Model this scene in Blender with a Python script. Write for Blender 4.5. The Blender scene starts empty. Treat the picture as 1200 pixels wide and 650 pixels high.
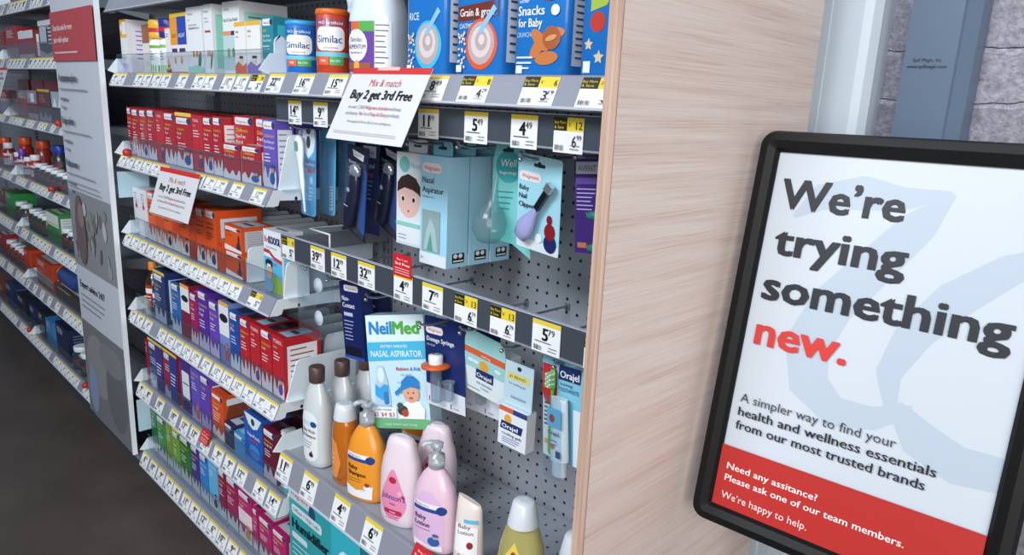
import bpy, math, random
from mathutils import Vector, Matrix
random.seed(7)
S = 0.0254          # everything below is written in inches
ZF = 19.5           # height of the bottle shelf above the floor
SC = bpy.context.scene
COL = SC.collection
EPS = 0.004

# ------------------------------------------------------------------ materials
def lin(c):
    return tuple((x / 12.92 if x <= 0.04045 else ((x + 0.055) / 1.055) ** 2.4) for x in c)
def hexc(h):
    return lin(tuple(int(h[i:i + 2], 16) / 255 for i in (0, 2, 4))) + (1,)
MC = {}
def M(h, rough=0.45, metal=0.0, trans=0.0, alpha=1.0, coat=0.0):
    key = (h, rough, metal, trans, alpha, coat)
    if key in MC: return MC[key]
    m = bpy.data.materials.new('paint_' + h); m.use_nodes = True
    nt = m.node_tree; b = nt.nodes['Principled BSDF']
    b.inputs['Base Color'].default_value = hexc(h)
    b.inputs['Roughness'].default_value = rough
    b.inputs['Metallic'].default_value = metal
    b.inputs['Transmission Weight'].default_value = trans
    b.inputs['Coat Weight'].default_value = coat
    if alpha < 1:
        t = nt.nodes.new('ShaderNodeBsdfTransparent'); x = nt.nodes.new('ShaderNodeMixShader')
        x.inputs[0].default_value = alpha
        nt.links.new(t.outputs[0], x.inputs[1]); nt.links.new(b.outputs[0], x.inputs[2])
        nt.links.new(x.outputs[0], nt.nodes['Material Output'].inputs[0])
    MC[key] = m
    return m
def acrylic(name, tint='F6F9FB', lo=0.06, rough=0.06, body=0.012):
    m = bpy.data.materials.new(name); m.use_nodes = True
    nt = m.node_tree; nt.nodes.clear(); N = nt.nodes.new; L = nt.links.new
    out = N('ShaderNodeOutputMaterial'); tr = N('ShaderNodeBsdfTransparent'); gl = N('ShaderNodeBsdfGlossy'); df = N('ShaderNodeBsdfDiffuse')
    tr.inputs[0].default_value = hexc(tint); gl.inputs['Roughness'].default_value = rough
    df.inputs[0].default_value = hexc('C8D2DC')
    lw = N('ShaderNodeLayerWeight'); lw.inputs[0].default_value = 0.5
    pw = N('ShaderNodeMath'); pw.operation = 'POWER'; L(lw.outputs['Facing'], pw.inputs[0]); pw.inputs[1].default_value = 4
    fr = N('ShaderNodeMath'); fr.operation = 'MULTIPLY_ADD'; L(pw.outputs[0], fr.inputs[0]); fr.inputs[1].default_value = 0.5; fr.inputs[2].default_value = 0.04
    m1 = N('ShaderNodeMixShader'); m2 = N('ShaderNodeMixShader'); m2.inputs[0].default_value = body
    L(fr.outputs[0], m1.inputs[0]); L(tr.outputs[0], m1.inputs[1]); L(gl.outputs[0], m1.inputs[2])
    L(m1.outputs[0], m2.inputs[1]); L(df.outputs[0], m2.inputs[2]); L(m2.outputs[0], out.inputs[0])
    return m
ACRYL = acrylic('clear_acrylic')
BLIST = acrylic('clear_blister', 'F0F6FA', body=0.03, rough=0.1)
TEALC = acrylic('teal_clear', 'A8DCDC', body=0.22, rough=0.1)

def nodes_mat(name):
    m = bpy.data.materials.new(name); m.use_nodes = True
    return m, m.node_tree, m.node_tree.nodes['Principled BSDF'], m.node_tree.nodes.new, m.node_tree.links.new
def math_n(nt, op, a, b=None, c=None):
    n = nt.nodes.new('ShaderNodeMath'); n.operation = op
    for i, v in enumerate((a, b, c)):
        if v is None: continue
        if isinstance(v, (int, float)): n.inputs[i].default_value = v
        else: nt.links.new(v, n.inputs[i])
    return n.outputs[0]
def peg_mat(name, base, axes=('X', 'Z'), rad=0.125, limit=None, rough=0.5):
    m, nt, b, N, L = nodes_mat(name)
    g = N('ShaderNodeNewGeometry'); sp = N('ShaderNodeSeparateXYZ'); L(g.outputs['Position'], sp.inputs[0])
    ds = []
    for ax, off in zip(axes, (0.5, 0.5)):
        o = sp.outputs[ax]
        v = math_n(nt, 'MULTIPLY', o, 1 / S)
        v = math_n(nt, 'ADD', v, 1000.5 - (ZF if ax == 'Z' else 0))
        v = math_n(nt, 'FRACT', v)
        v = math_n(nt, 'SUBTRACT', v, 0.5)
        ds.append(math_n(nt, 'MULTIPLY', v, v))
    d = math_n(nt, 'SQRT', math_n(nt, 'ADD', ds[0], ds[1]))
    hole = math_n(nt, 'LESS_THAN', d, rad)
    if limit:
        k = math_n(nt, 'GREATER_THAN', sp.outputs['Y'], limit * S)
        hole = math_n(nt, 'MULTIPLY', hole, k)
    no = N('ShaderNodeTexNoise'); no.inputs['Scale'].default_value = 40
    mr = N('ShaderNodeMapRange'); mr.inputs[3].default_value = 0.93; mr.inputs[4].default_value = 1.06
    L(no.outputs[0], mr.inputs[0])
    mx = N('ShaderNodeMix'); mx.data_type = 'RGBA'
    mul = N('ShaderNodeMix'); mul.data_type = 'RGBA'; mul.blend_type = 'MULTIPLY'; mul.inputs[0].default_value = 1
    mul.inputs[6].default_value = hexc(base); L(mr.outputs[0], mul.inputs[7])
    L(hole, mx.inputs[0]); L(mul.outputs[2], mx.inputs[6]); mx.inputs[7].default_value = hexc('0C0D10')
    L(mx.outputs[2], b.inputs['Base Color']); b.inputs['Roughness'].default_value = rough
    return m
PEG = peg_mat('pegboard_grey', '9DA2AA')
DECK = peg_mat('shelf_deck_grey', '9FA5AD', axes=('X', 'Y'), rad=0.11, limit=-5.3, rough=0.4)

def wood_mat():
    m, nt, b, N, L = nodes_mat('pale_wood_grain')
    tc = N('ShaderNodeTexCoord'); mp = N('ShaderNodeMapping'); mp.inputs['Scale'].default_value = (4, 4, 380)
    L(tc.outputs['Object'], mp.inputs[0])
    n1 = N('ShaderNodeTexNoise'); n1.inputs['Scale'].default_value = 1.6; n1.inputs['Detail'].default_value = 8; n1.inputs['Roughness'].default_value = 0.65
    L(mp.outputs[0], n1.inputs[0])
    mp2 = N('ShaderNodeMapping'); mp2.inputs['Scale'].default_value = (1.8, 1.8, 40)
    L(tc.outputs['Object'], mp2.inputs[0])
    n2 = N('ShaderNodeTexNoise'); n2.inputs['Scale'].default_value = 1.5; n2.inputs['Detail'].default_value = 4
    L(mp2.outputs[0], n2.inputs[0])
    a = math_n(nt, 'MULTIPLY_ADD', n1.outputs[0], 0.62, math_n(nt, 'MULTIPLY', n2.outputs[0], 0.38))
    r = N('ShaderNodeValToRGB'); r.color_ramp.elements[0].position = 0.36; r.color_ramp.elements[0].color = hexc('DBBEAE')
    r.color_ramp.elements[1].position = 0.6; r.color_ramp.elements[1].color = hexc('F6E9DF')
    e = r.color_ramp.elements.new(0.47); e.color = hexc('ECD9CC')
    L(a, r.inputs[0]); L(r.outputs[0], b.inputs['Base Color']); b.inputs['Roughness'].default_value = 0.55
    return m
WOOD = wood_mat()
def edge_mat():
    m, nt, b, N, L = nodes_mat('wood_edge_band')
    tc = N('ShaderNodeTexCoord'); mp = N('ShaderNodeMapping'); mp.inputs['Scale'].default_value = (70, 70, 1.5)
    L(tc.outputs['Object'], mp.inputs[0]); n1 = N('ShaderNodeTexNoise'); n1.inputs['Scale'].default_value = 3; n1.inputs['Detail'].default_value = 5
    L(mp.outputs[0], n1.inputs[0]); r = N('ShaderNodeValToRGB')
    r.color_ramp.elements[0].position = 0.35; r.color_ramp.elements[0].color = hexc('A58674')
    r.color_ramp.elements[1].position = 0.65; r.color_ramp.elements[1].color = hexc('C9AC9A')
    L(n1.outputs[0], r.inputs[0]); L(r.outputs[0], b.inputs['Base Color']); b.inputs['Roughness'].default_value = 0.5
    return m
EDGE = edge_mat()
def brick_mat():
    m, nt, b, N, L = nodes_mat('whitewashed_brick')
    g = N('ShaderNodeNewGeometry'); sp = N('ShaderNodeSeparateXYZ'); L(g.outputs['Position'], sp.inputs[0])
    cb = N('ShaderNodeCombineXYZ')
    nz = N('ShaderNodeTexNoise'); nz.inputs['Scale'].default_value = 28; nz.inputs['Detail'].default_value = 3
    L(g.outputs['Position'], nz.inputs[0])
    wob = math_n(nt, 'MULTIPLY', math_n(nt, 'SUBTRACT', nz.outputs[0], 0.5), 0.016)
    L(sp.outputs['X'], cb.inputs[0]); L(math_n(nt, 'ADD', math_n(nt, 'ADD', sp.outputs['Z'], wob), 0.0152 * 1.0), cb.inputs[1])
    br = N('ShaderNodeTexBrick'); L(cb.outputs[0], br.inputs[0])
    br.inputs['Scale'].default_value = 1; br.inputs['Brick Width'].default_value = 9.3 * S; br.inputs['Row Height'].default_value = 2.72 * S
    br.inputs['Mortar Size'].default_value = 0.19 * S; br.inputs['Mortar Smooth'].default_value = 0.35
    br.inputs['Color1'].default_value = hexc('ABA9B3'); br.inputs['Color2'].default_value = hexc('C6C5CF'); br.inputs['Mortar'].default_value = hexc('D2D3DC')
    n2 = N('ShaderNodeTexNoise'); n2.inputs['Scale'].default_value = 120; n2.inputs['Detail'].default_value = 9; n2.inputs['Roughness'].default_value = 0.7
    L(g.outputs['Position'], n2.inputs[0])
    r = N('ShaderNodeValToRGB'); r.color_ramp.elements[0].position = 0.3; r.color_ramp.elements[0].color = (0.55, 0.53, 0.57, 1)
    r.color_ramp.elements[1].position = 0.66; r.color_ramp.elements[1].color = (1.35, 1.33, 1.38, 1)
    L(n2.outputs[0], r.inputs[0])
    mx = N('ShaderNodeMix'); mx.data_type = 'RGBA'; mx.blend_type = 'MULTIPLY'; mx.inputs[0].default_value = 1
    L(br.outputs['Color'], mx.inputs[6]); L(r.outputs[0], mx.inputs[7])
    L(mx.outputs[2], b.inputs['Base Color']); b.inputs['Roughness'].default_value = 0.85
    bm = N('ShaderNodeBump'); bm.inputs['Distance'].default_value = 0.012; bm.inputs['Strength'].default_value = 1.0
    h = math_n(nt, 'MULTIPLY_ADD', br.outputs['Fac'], -0.8, math_n(nt, 'MULTIPLY', n2.outputs[0], 0.8))
    L(h, bm.inputs['Height']); L(bm.outputs[0], b.inputs['Normal'])
    return m
def floor_mat():
    m, nt, b, N, L = nodes_mat('speckled_dark_floor')
    g = N('ShaderNodeNewGeometry')
    n1 = N('ShaderNodeTexNoise'); n1.inputs['Scale'].default_value = 3.5; n1.inputs['Detail'].default_value = 6; L(g.outputs['Position'], n1.inputs[0])
    r = N('ShaderNodeValToRGB'); r.color_ramp.elements[0].position = 0.3; r.color_ramp.elements[0].color = hexc('4A413C')
    r.color_ramp.elements[1].position = 0.7; r.color_ramp.elements[1].color = hexc('5A504A'); L(n1.outputs[0], r.inputs[0])
    v = N('ShaderNodeTexVoronoi'); v.inputs['Scale'].default_value = 190; L(g.outputs['Position'], v.inputs[0])
    k = math_n(nt, 'LESS_THAN', v.outputs['Distance'], 0.16)
    n3 = N('ShaderNodeTexWhiteNoise'); L(v.outputs['Position'], n3.inputs[0])
    k2 = math_n(nt, 'MULTIPLY', k, math_n(nt, 'GREATER_THAN', n3.outputs[0], 0.7))
    mx = N('ShaderNodeMix'); mx.data_type = 'RGBA'; L(math_n(nt, 'MULTIPLY', k2, 0.5), mx.inputs[0]); L(r.outputs[0], mx.inputs[6]); mx.inputs[7].default_value = hexc('A89A8C')
    L(mx.outputs[2], b.inputs['Base Color']); b.inputs['Roughness'].default_value = 0.42
    return m

# ------------------------------------------------------------------ mesh builder
class MB:
    def __init__(s): s.v = []; s.f = []; s.mi = []; s.mats = []; s.sm = []
    def m(s, mat):
        if isinstance(mat, str): mat = M(mat)
        if mat not in s.mats: s.mats.append(mat)
        return s.mats.index(mat)
    def add(s, verts, faces, mat, smooth=False):
        o = len(s.v); s.v += [tuple(p) for p in verts]; k = s.m(mat)
        for f in faces: s.f.append([i + o for i in f]); s.mi.append(k); s.sm.append(smooth)
    def box(s, x0, x1, y0, y1, z0, z1, mat):
        V = [(x, y, z) for x in (x0, x1) for y in (y0, y1) for z in (z0, z1)]
        s.add(V, [(0, 1, 3, 2), (4, 6, 7, 5), (0, 4, 5, 1), (2, 3, 7, 6), (0, 2, 6, 4), (1, 5, 7, 3)], mat)
    def prism(s, pts, a0, a1, mat, axis='x', smooth=False):
        n = len(pts)
        def P(p, a):
            return (a, p[0], p[1]) if axis == 'x' else ((p[0], a, p[1]) if axis == 'y' else (p[0], p[1], a))
        V = [P(p, a0) for p in pts] + [P(p, a1) for p in pts]
        s.add(V, [list(range(n))[::-1], list(range(n, 2 * n))], mat)
        s.add(V, [(i, (i + 1) % n, n + (i + 1) % n, n + i) for i in range(n)], mat, smooth)
    def rbox(s, x0, x1, y0, y1, z0, z1, r, mat, n=4):
        s.prism(rr(x0, y0, x1, y1, r, n), z0, z1, mat, 'z', False)
    def loft(s, rings, mat, smooth=True, cap=True):
        n = len(rings[0]); V = [p for r in rings for p in r]; F = []
        for k in range(len(rings) - 1):
            for i in range(n):
                F.append((k * n + i, k * n + (i + 1) % n, (k + 1) * n + (i + 1) % n, (k + 1) * n + i))
        s.add(V, F, mat, smooth)
        if cap:
            s.add(rings[0], [list(range(n))[::-1]], mat); s.add(rings[-1], [list(range(n))], mat)
    def lathe(s, prof, mat, n=28, cx=0, cy=0, e=2.0, smooth=True):
        rings = []
        for p in prof:
            rx, ry, z = (p[0], p[0], p[1]) if len(p) == 2 else p[:3]
            ox = p[3] if len(p) > 3 else 0
            ring = []
            for i in range(n):
                a = 2 * math.pi * i / n; c, q = math.cos(a), math.sin(a)
                ring.append((cx + ox + rx * math.copysign(abs(c) ** (2 / e), c), cy + ry * math.copysign(abs(q) ** (2 / e), q), z))
            rings.append(ring)
        s.loft(rings, mat, smooth)
    def tube(s, pts, r, mat, n=8):
        rings = []
        P = [Vector(p) for p in pts]
        for i, p in enumerate(P):
            d = (P[min(i + 1, len(P) - 1)] - P[max(i - 1, 0)]).normalized()
            u = d.cross(Vector((0, 0, 1)));
            if u.length < 0.1: u = d.cross(Vector((1, 0, 0)))
            u.normalize(); w = d.cross(u)
            rings.append([tuple(p + u * math.cos(2 * math.pi * k / n) * r + w * math.sin(2 * math.pi * k / n) * r) for k in range(n)])
        s.loft(rings, mat)
    def build(s, name, parent=None, loc=(0, 0, 0), rot=None, bevel=0):
        me = bpy.data.meshes.new(name); me.from_pydata([tuple(c * S for c in v) for v in s.v], [], s.f)
        for m in s.mats: me.materials.append(m)
        me.polygons.foreach_set('material_index', s.mi); me.polygons.foreach_set('use_smooth', s.sm); me.update()
        o = bpy.data.objects.new(name, me); COL.objects.link(o)
        if parent: o.parent = parent
        o.location = tuple(c * S for c in loc) if parent else W(*loc)
        if rot is not None: o.rotation_euler = rot
        if bevel:
            b = o.modifiers.new('soft_edges', 'BEVEL'); b.width = bevel * S; b.segments = 2; b.limit_method = 'ANGLE'; b.angle_limit = 0.7
        return o
def W(x, y, z): return (x * S, y * S, (z + ZF) * S)
def rr(x0, y0, x1, y1, r, n=4):
    out = []
    for cx, cy, a0 in ((x1 - r, y1 - r, 0), (x0 + r, y1 - r, 90), (x0 + r, y0 + r, 180), (x1 - r, y0 + r, 270)):
        for i in range(n + 1):
            a = math.radians(a0 + 90 * i / n); out.append((cx + r * math.cos(a), cy + r * math.sin(a)))
    return out
TXT = {}
def text_geo(body, bold=0.0):
    k = (body, bold)
    if k in TXT: return TXT[k]
    cu = bpy.data.curves.new('t', 'FONT'); cu.body = body; cu.size = 1; cu.resolution_u = 2; cu.offset = bold; cu.fill_mode = 'FRONT'
    ob = bpy.data.objects.new('t', cu); COL.objects.link(ob)
    dg = bpy.context.evaluated_depsgraph_get(); me = bpy.data.meshes.new_from_object(ob.evaluated_get(dg))
    V = [(v.co.x, v.co.y) for v in me.vertices]; F = [tuple(p.vertices) for p in me.polygons]
    bpy.data.objects.remove(ob); bpy.data.curves.remove(cu); bpy.data.meshes.remove(me)
    x0 = min((v[0] for v in V), default=0); x1 = max((v[0] for v in V), default=1)
    V = [(v[0] - x0, v[1]) for v in V]
    TXT[k] = (V, F, x1 - x0); return TXT[k]
CAP = 0.73
class Face:
    """draws flat graphics a hair above a surface given by f(u, v, h)"""
    def __init__(s, mb, f, curved=False): s.mb = mb; s.f = f; s.L = 0; s.cv = curved
    def _h(s): s.L += 1; return s.L * EPS
    def poly(s, pts, c):
        h = s._h()
        if s.cv:
            q = []
            for i, a in enumerate(pts):
                c2 = pts[(i + 1) % len(pts)]; k = max(1, int(math.hypot(c2[0] - a[0], c2[1] - a[1]) / .22))
                q += [(a[0] + (c2[0] - a[0]) * j / k, a[1] + (c2[1] - a[1]) * j / k) for j in range(k)]
            pts = q
            cu = sum(p[0] for p in pts) / len(pts); cv = sum(p[1] for p in pts) / len(pts); n = len(pts)
            V = [s.f(cu, cv, h)]; F = []
            K = 4
            for k in range(1, K + 1):
                for (u, v) in pts: V.append(s.f(cu + (u - cu) * k / K, cv + (v - cv) * k / K, h))
            for i in range(n): F.append((0, 1 + i, 1 + (i + 1) % n))
            for k in range(K - 1):
                for i in range(n):
                    a = 1 + k * n; b = a + n
                    F.append((a + i, b + i, b + (i + 1) % n, a + (i + 1) % n))
            s.mb.add(V, F, c, True)
        else:
            s.mb.add([s.f(u, v, h) for u, v in pts], [list(range(len(pts)))], c)
    def rect(s, u0, v0, u1, v1, c):
        h = s._h(); n = 10 if s.cv else 1; m = 6 if s.cv else 1
        V = [s.f(u0 + (u1 - u0) * i / n, v0 + (v1 - v0) * j / m, h) for j in range(m + 1) for i in range(n + 1)]
        s.mb.add(V, [(j * (n + 1) + i, j * (n + 1) + i + 1, (j + 1) * (n + 1) + i + 1, (j + 1) * (n + 1) + i) for j in range(m) for i in range(n)], c, s.cv)
    def ell(s, cu, cv, ru, rv, c, n=18, rot=0):
        cr, sr = math.cos(rot), math.sin(rot)
        s.poly([(cu + ru * math.cos(2 * math.pi * i / n) * cr - rv * math.sin(2 * math.pi * i / n) * sr, cv + ru * math.cos(2 * math.pi * i / n) * sr + rv * math.sin(2 * math.pi * i / n) * cr) for i in range(n)], c)
    def rrect(s, u0, v0, u1, v1, r, c): s.poly(rr(u0, v0, u1, v1, r), c)
    def text(s, t, u, v, cap, c, w=None, al='l', bold=0.0, sh=0.0, ymul=1.0):
        V, F, w0 = text_geo(t); k = cap / CAP; kx = (w / (w0 + 2 * bold)) if w else k
        u += bold * kx
        if al == 'c': u = u - w0 * kx / 2
        if al == 'r': u = u - w0 * kx
        bb = bold * (1.0 if cap > .6 else .6)
        offs = [(0, 0)] if not bold else ([(-bb, -bb * .7), (bb, -bb * .7), (-bb, bb * .7), (bb, bb * .7), (bb, 0), (-bb, 0)] if cap > .6 else [(-bb, 0), (bb, 0)])
        for ou, ov in offs:
            h = s._h()
            s.mb.add([s.f(u + (a + ou) * kx + b * k * sh, v + (b + ov) * k, h) for a, b in V], F, c)
    def lines(s, u0, v0, u1, n, dv, th, c, seed=0):
        R = random.Random(seed)
        for i in range(n):
            v = v0 - i * dv; s.rect(u0, v, u0 + (u1 - u0) * R.uniform(0.6, 1), v + th, c)
def front(y): return lambda u, v, h: (u, y - h, v)
def right(x): return lambda u, v, h: (x + h, u, v)
def topf(z): return lambda u, v, h: (u, v, z + h)

def tag(o, label, cat, group=None):
    o['label'] = label; o['category'] = cat
    if group: o['group'] = group
    return o
def empty(name, loc, rot=None):
    o = bpy.data.objects.new(name, None); o.empty_display_size = 0.02; COL.objects.link(o); o.location = W(*loc)
    if rot is not None: o.rotation_euler = rot
    return o
def struct(o): o['kind'] = 'structure'; return o
ORD = 'first second third fourth fifth sixth seventh eighth ninth tenth eleventh twelfth thirteenth fourteenth fifteenth sixteenth seventeenth eighteenth nineteenth twentieth'.split()
ORD += ['twenty-' + w for w in ORD[:9]]

# ------------------------------------------------------------------ room
b = MB(); b.box(-320, 160, -240, 6, -1, 0, floor_mat()); o = struct(b.build('floor', loc=(0, 0, -ZF)))
b = MB(); b.box(-320, 160, 6, 9, 0, 110, brick_mat()); struct(b.build('wall_back', loc=(0, 0, -ZF)))
b = MB(); b.prism([(10.6, 3.52), (12.75, 3.52), (12.75, 3.6), (14.5, 3.6), (14.95, 3.75), (15.25, 4.3), (15.2, 6), (10.6, 6)], 0, 108, M('DCEAF4', 0.4), 'z'); struct(b.build('trim_1', loc=(0, 0, -ZF)))

# ------------------------------------------------------------------ gondola carcass
STEEL = M('6E737C', 0.45); STEELD = M('474B53', 0.5); RAIL = M('8E919D', 0.38); RAILL = M('B9BEC8', 0.35); WHITE = M('E6EDF2', 0.4); FIN = M('D5E3EC', 0.35); FINW_LIT = M('E4F0F5', 0.35)  # end dividers share the grey-blue plastic; the light on them is painted as whiter
def back_panel(x0, x1, lab):
    t = empty('pegboard_back', ((x0 + x1) / 2, 0, -ZF))
    w = (x1 - x0) / 2
    b = MB(); b.box(-w + 0.02, w - 0.02, 0, 0.4, 0, 72, PEG); b.build('peg_panel', t)
    for sx in (-1, 1):
        b = MB(); xa = -w + 0.03 if sx < 0 else w - 0.63
        b.box(xa, xa + 0.6, -0.28, -0.01, 0, 72, STEEL)
        for k in range(70): b.box(xa + 0.24, xa + 0.36, -0.30, -0.279, 1 + k, 1.5 + k, '15171A')
        b.build('slotted_upright', t)
    b = MB(); b.box(-w + 0.02, w - 0.02, -10.4, -0.32, 0, 2.9, STEELD); b.box(-w + .02, w - .02, -10.45, -10.4, .3, 2.7, '3E4148')
    tag(b.build('kick_base', loc=((x0 + x1) / 2, 0, -ZF)), 'dark kick base under ' + lab[lab.index('the '):] if False else 'kick base below the ' + lab, 'base')
    tag(t, lab, 'back panel')
back_panel(-24, 13, 'grey back panel beside the wooden end panel')
back_panel(-60, -24, 'grey back panel behind the cold medicine shelves')
back_panel(-80, -60, 'narrow dark back panel behind the tall sign')
back_panel(-116, -80, 'dark back panel of the bay just left of the tall sign')
for _x, _w in ((-152, 'second'), (-188, 'third'), (-224, 'last')): back_panel(_x - 36, _x, 'bare back panel at the far left end, %s beyond the shelves' % _w)
back_panel(-152, -116, 'dark back panel of the farthest bay at the left edge')

def bracket(mb, x0, x1, zb, zt):
    mb.prism([(-11.25, zt), (-11.95, zb + 0.02), (-11.3, zb - 0.05), (-10.9, zb + 0.05), (-10.75, zb + 0.45), (-6, zb + 0.3), (-0.4, zb - 0.7), (-0.4, zt)], x0, x1, WHITE)
def shelf(x0, x1, zb, zt, label, fence=0.0, yf=-12.0, group=None, rb=True, lb=True):
    """zb = lower lip of the price rail, zt = its upper edge"""
    t = empty('shelf', ((x0 + x1) / 2, 0, zt)); w = (x1 - x0) / 2 - 0.04; d = zb - zt
    b = MB(); b.box(-w + 0.12, w - 0.12, -11.25, -0.35, -0.5, -0.06, DECK); b.build('shelf_deck', t)
    b = MB()
    b.prism([(yf + 0.7, 0.06), (yf + 0.62, -0.02), (yf, d + 0.12), (yf - 0.12, d), (yf + 0.1, d - 0.08), (yf + 0.55, d + 0.2), (yf + 1.0, -0.1), (yf + 1.0, 0.06)], -w, w, RAIL)
    b.prism([(yf - 0.01, d + 0.13), (yf - 0.14, d + 0.0), (yf - 0.02, d - 0.02)], -w, w, RAILL)
    b.build('price_rail', t)
    if rb:
        b = MB(); bracket(b, w - 0.1, w + 0.03, d, 0);
        k = 12; b.add([(w + 0.04, -9.3 + 0.14 * math.cos(6.283 * i / k), -0.75 + 0.17 * math.sin(6.283 * i / k)) for i in range(k)], [list(range(k))], '101114')
        b.build('side_bracket', t)
    if lb:
        b = MB(); bracket(b, -w - 0.03, -w + 0.1, d, 0)
        b.prism([(-12.2, 0.2), (-11.2, 1.5), (-9.4, 1.6), (-9.2, 0.0), (-11.4, -0.1)], -w - 0.02, -w + 0.08, FINW_LIT)
        b.build('side_bracket', t)
    if fence:
        b = MB(); b.box(-w + 0.15, w - 0.15, -11.2, -11.12, 0.03, fence, ACRYL)
        b.box(-w + 0.15, w - 0.15, -11.12, -10.75, -0.04, 0.01, ACRYL)
        fo = b.build('clear_fence', t); b = MB(); b.box(-w + 0.15, w - 0.15, -11.2, -11.12, fence, fence + .05, M('5E6670', .2, alpha=.55)); b.build('fence_edge', fo)
    tag(t, label, 'shelf', group)
    return t
ROW = dict(T=31.9, S2=22.9, S3=13.75, S4=4.4, S5=-4.75, S6=-14.0, N=32.0, B=0.0)
shelf(-60, -24, 30.45, 31.9, 'grey metal shelf holding the tall mint and white baby product boxes', 1.9)
shelf(-60, -24, 21.6, 22.9, 'grey metal shelf holding the red medicine boxes in the middle bay', 2.1)
shelf(-60, -24, 12.4, 13.75, 'grey metal shelf holding the orange medicine boxes in the middle bay', 2.1)
shelf(-60, -24, 3.0, 4.4, 'grey metal shelf holding the blue, purple and red cold boxes below the orange ones', 2.1)
shelf(-60, -24, -6.4, -4.75, 'grey metal shelf with the open orange box and teal foam bottle', 2.1)
shelf(-60, -24, -15.7, -14.0, 'lowest grey shelf of the middle bay under green and magenta boxes', 2.1, yf=-12.3)
shelf(-24, 13, 30.45, 32.0, 'long grey metal shelf under the formula cans and blue snack tubs')
shelf(-24, 13, -2.25, 0.0, 'grey metal shelf carrying the baby shampoo and lotion bottles')
shelf(-24, 13, -15.7, -14.0, 'lowest grey shelf of the near bay under the teal humidifier carton', yf=-12.3)
shelf(-60, -24, 38.2, 39.8, 'topmost grey shelf above the mint and white boxes')
shelf(-24, 13, 38.9, 40.4, 'topmost grey shelf above the formula cans')
LZ = [(40.1, 41.9), (32.2, 33.8), (23.6, 24.8), (13.75, 15.0), (4.6, 6.1), (-4.5, -3.0), (-14.8, -13.5)]
for i, (zb, zt) in enumerate(LZ):
    shelf(-116, -80, zb, zt, 'dark grey shelf in the bay left of the tall sign, %s from the top' % ORD[i], 2.1 if i else 0, group='shelves left of the tall sign')
    shelf(-152, -116, zb, zt, 'dark grey shelf in the farthest left bay, %s from the top' % ORD[i], 2.1 if i else 0, group='shelves of the farthest bay')
b = MB(); b.box(-79.9, -60.1, -11.9, -11.3, -16.0, -14.6, RAIL); b.build('base_trim_rail'); tag(bpy.data.objects['base_trim_rail'], 'short grey base rail under the tall sign', 'rail')

# wooden end panel
t = empty('gondola_end_panel', (13.35, -8.2, -ZF))
b = MB(); b.box(-0.3, 0.35, -8.35, 8.5, 0, 80, WOOD); b.build('wood_board', t)
b = MB(); b.box(-0.3, 0.35, -8.42, -8.36, 0, 80, EDGE); b.build('edge_band', t)
tag(t, 'tall pale wood-grain end panel closing the shelving behind the poster', 'panel')

# plastic dividers (fins)
def fin(x, y0, y1, z0, h, label, mat=FIN, lean=0.5, name='shelf_divider', group='grey plastic shelf dividers'):
    b = MB(); r = 0.6
    pts = [(y0, 0), (y1, 0)] + [(y1 - r + r * math.cos(a), h - r + r * math.sin(a)) for a in (0, .4, .8, 1.2, 1.57)]
    pts += [(y0 + lean + r + r * math.cos(a), h - r + r * math.sin(a)) for a in (1.57, 1.9, 2.3, 2.7, 3.14)]
    b.prism(pts, -0.07, 0.07, mat)
    b.box(-0.07, 0.5, y0 + 0.1, y0 + 1.6, 0, 0.06, mat)
    tag(b.build(name, loc=(x, 0, z0 + 0.0)), label, 'shelf divider', group)
for i in range(13):
    fin(-56.6 + i * 2.6, -8.0, -0.9, 13.75, 4.5, 'long grey-blue plastic divider on the orange box shelf, %s from the left' % ORD[i])
for i in range(13):
    fin(-56.6 + i * 2.6, -6.6, -0.9, 4.4, 4.9, 'long grey-blue plastic divider on the shelf of purple and red boxes, %s from the left' % ORD[i])
fin(-24.25, -10.75, -8.3, 22.9, 4.4, 'white rounded end divider beside the purple box on the red box shelf', FINW_LIT, 0.9, group='white end dividers')
fin(-24.2, -10.6, -8.2, 13.75, 3.1, 'white rounded end divider right of the BeKoool box', FINW_LIT, 0.3, group='white end dividers')
fin(-31.0, -10.6, -8.0, 13.75, 3.2, 'white divider standing beside the stacked small orange boxes', FINW_LIT, 0.2, group='white end dividers')
fin(-24.2, -10.7, -3.6, 4.4, 3.6, 'long white end divider behind the clear brown-capped bottles', FINW_LIT, 1.0, group='white end dividers')
fin(-24.2, -10.8, -9.7, 31.9, 3.0, 'narrow white end divider left of the blue formula can', FINW_LIT, 0.1, group='white end dividers')
fin(-24.2, -10.8, -8.8, -4.75, .9, 'low white end divider below the foam bottle', FINW_LIT, 0.1, group='white end dividers')
for z, h, y1, lb in ((17.9, 3.0, -8.6, 'pale blue plate at the left end under the red box shelf'), (-11.5, 4.2, -8.8, 'pale blue plate at the left end above the lowest shelf')):
    b = MB(); b.box(-0.06, 0.06, -12.0, y1, 0, h, M('BFE0EE', 0.4)); tag(b.build('end_plate', loc=(-60.3, 0, z)), lb, 'plate')

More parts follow.
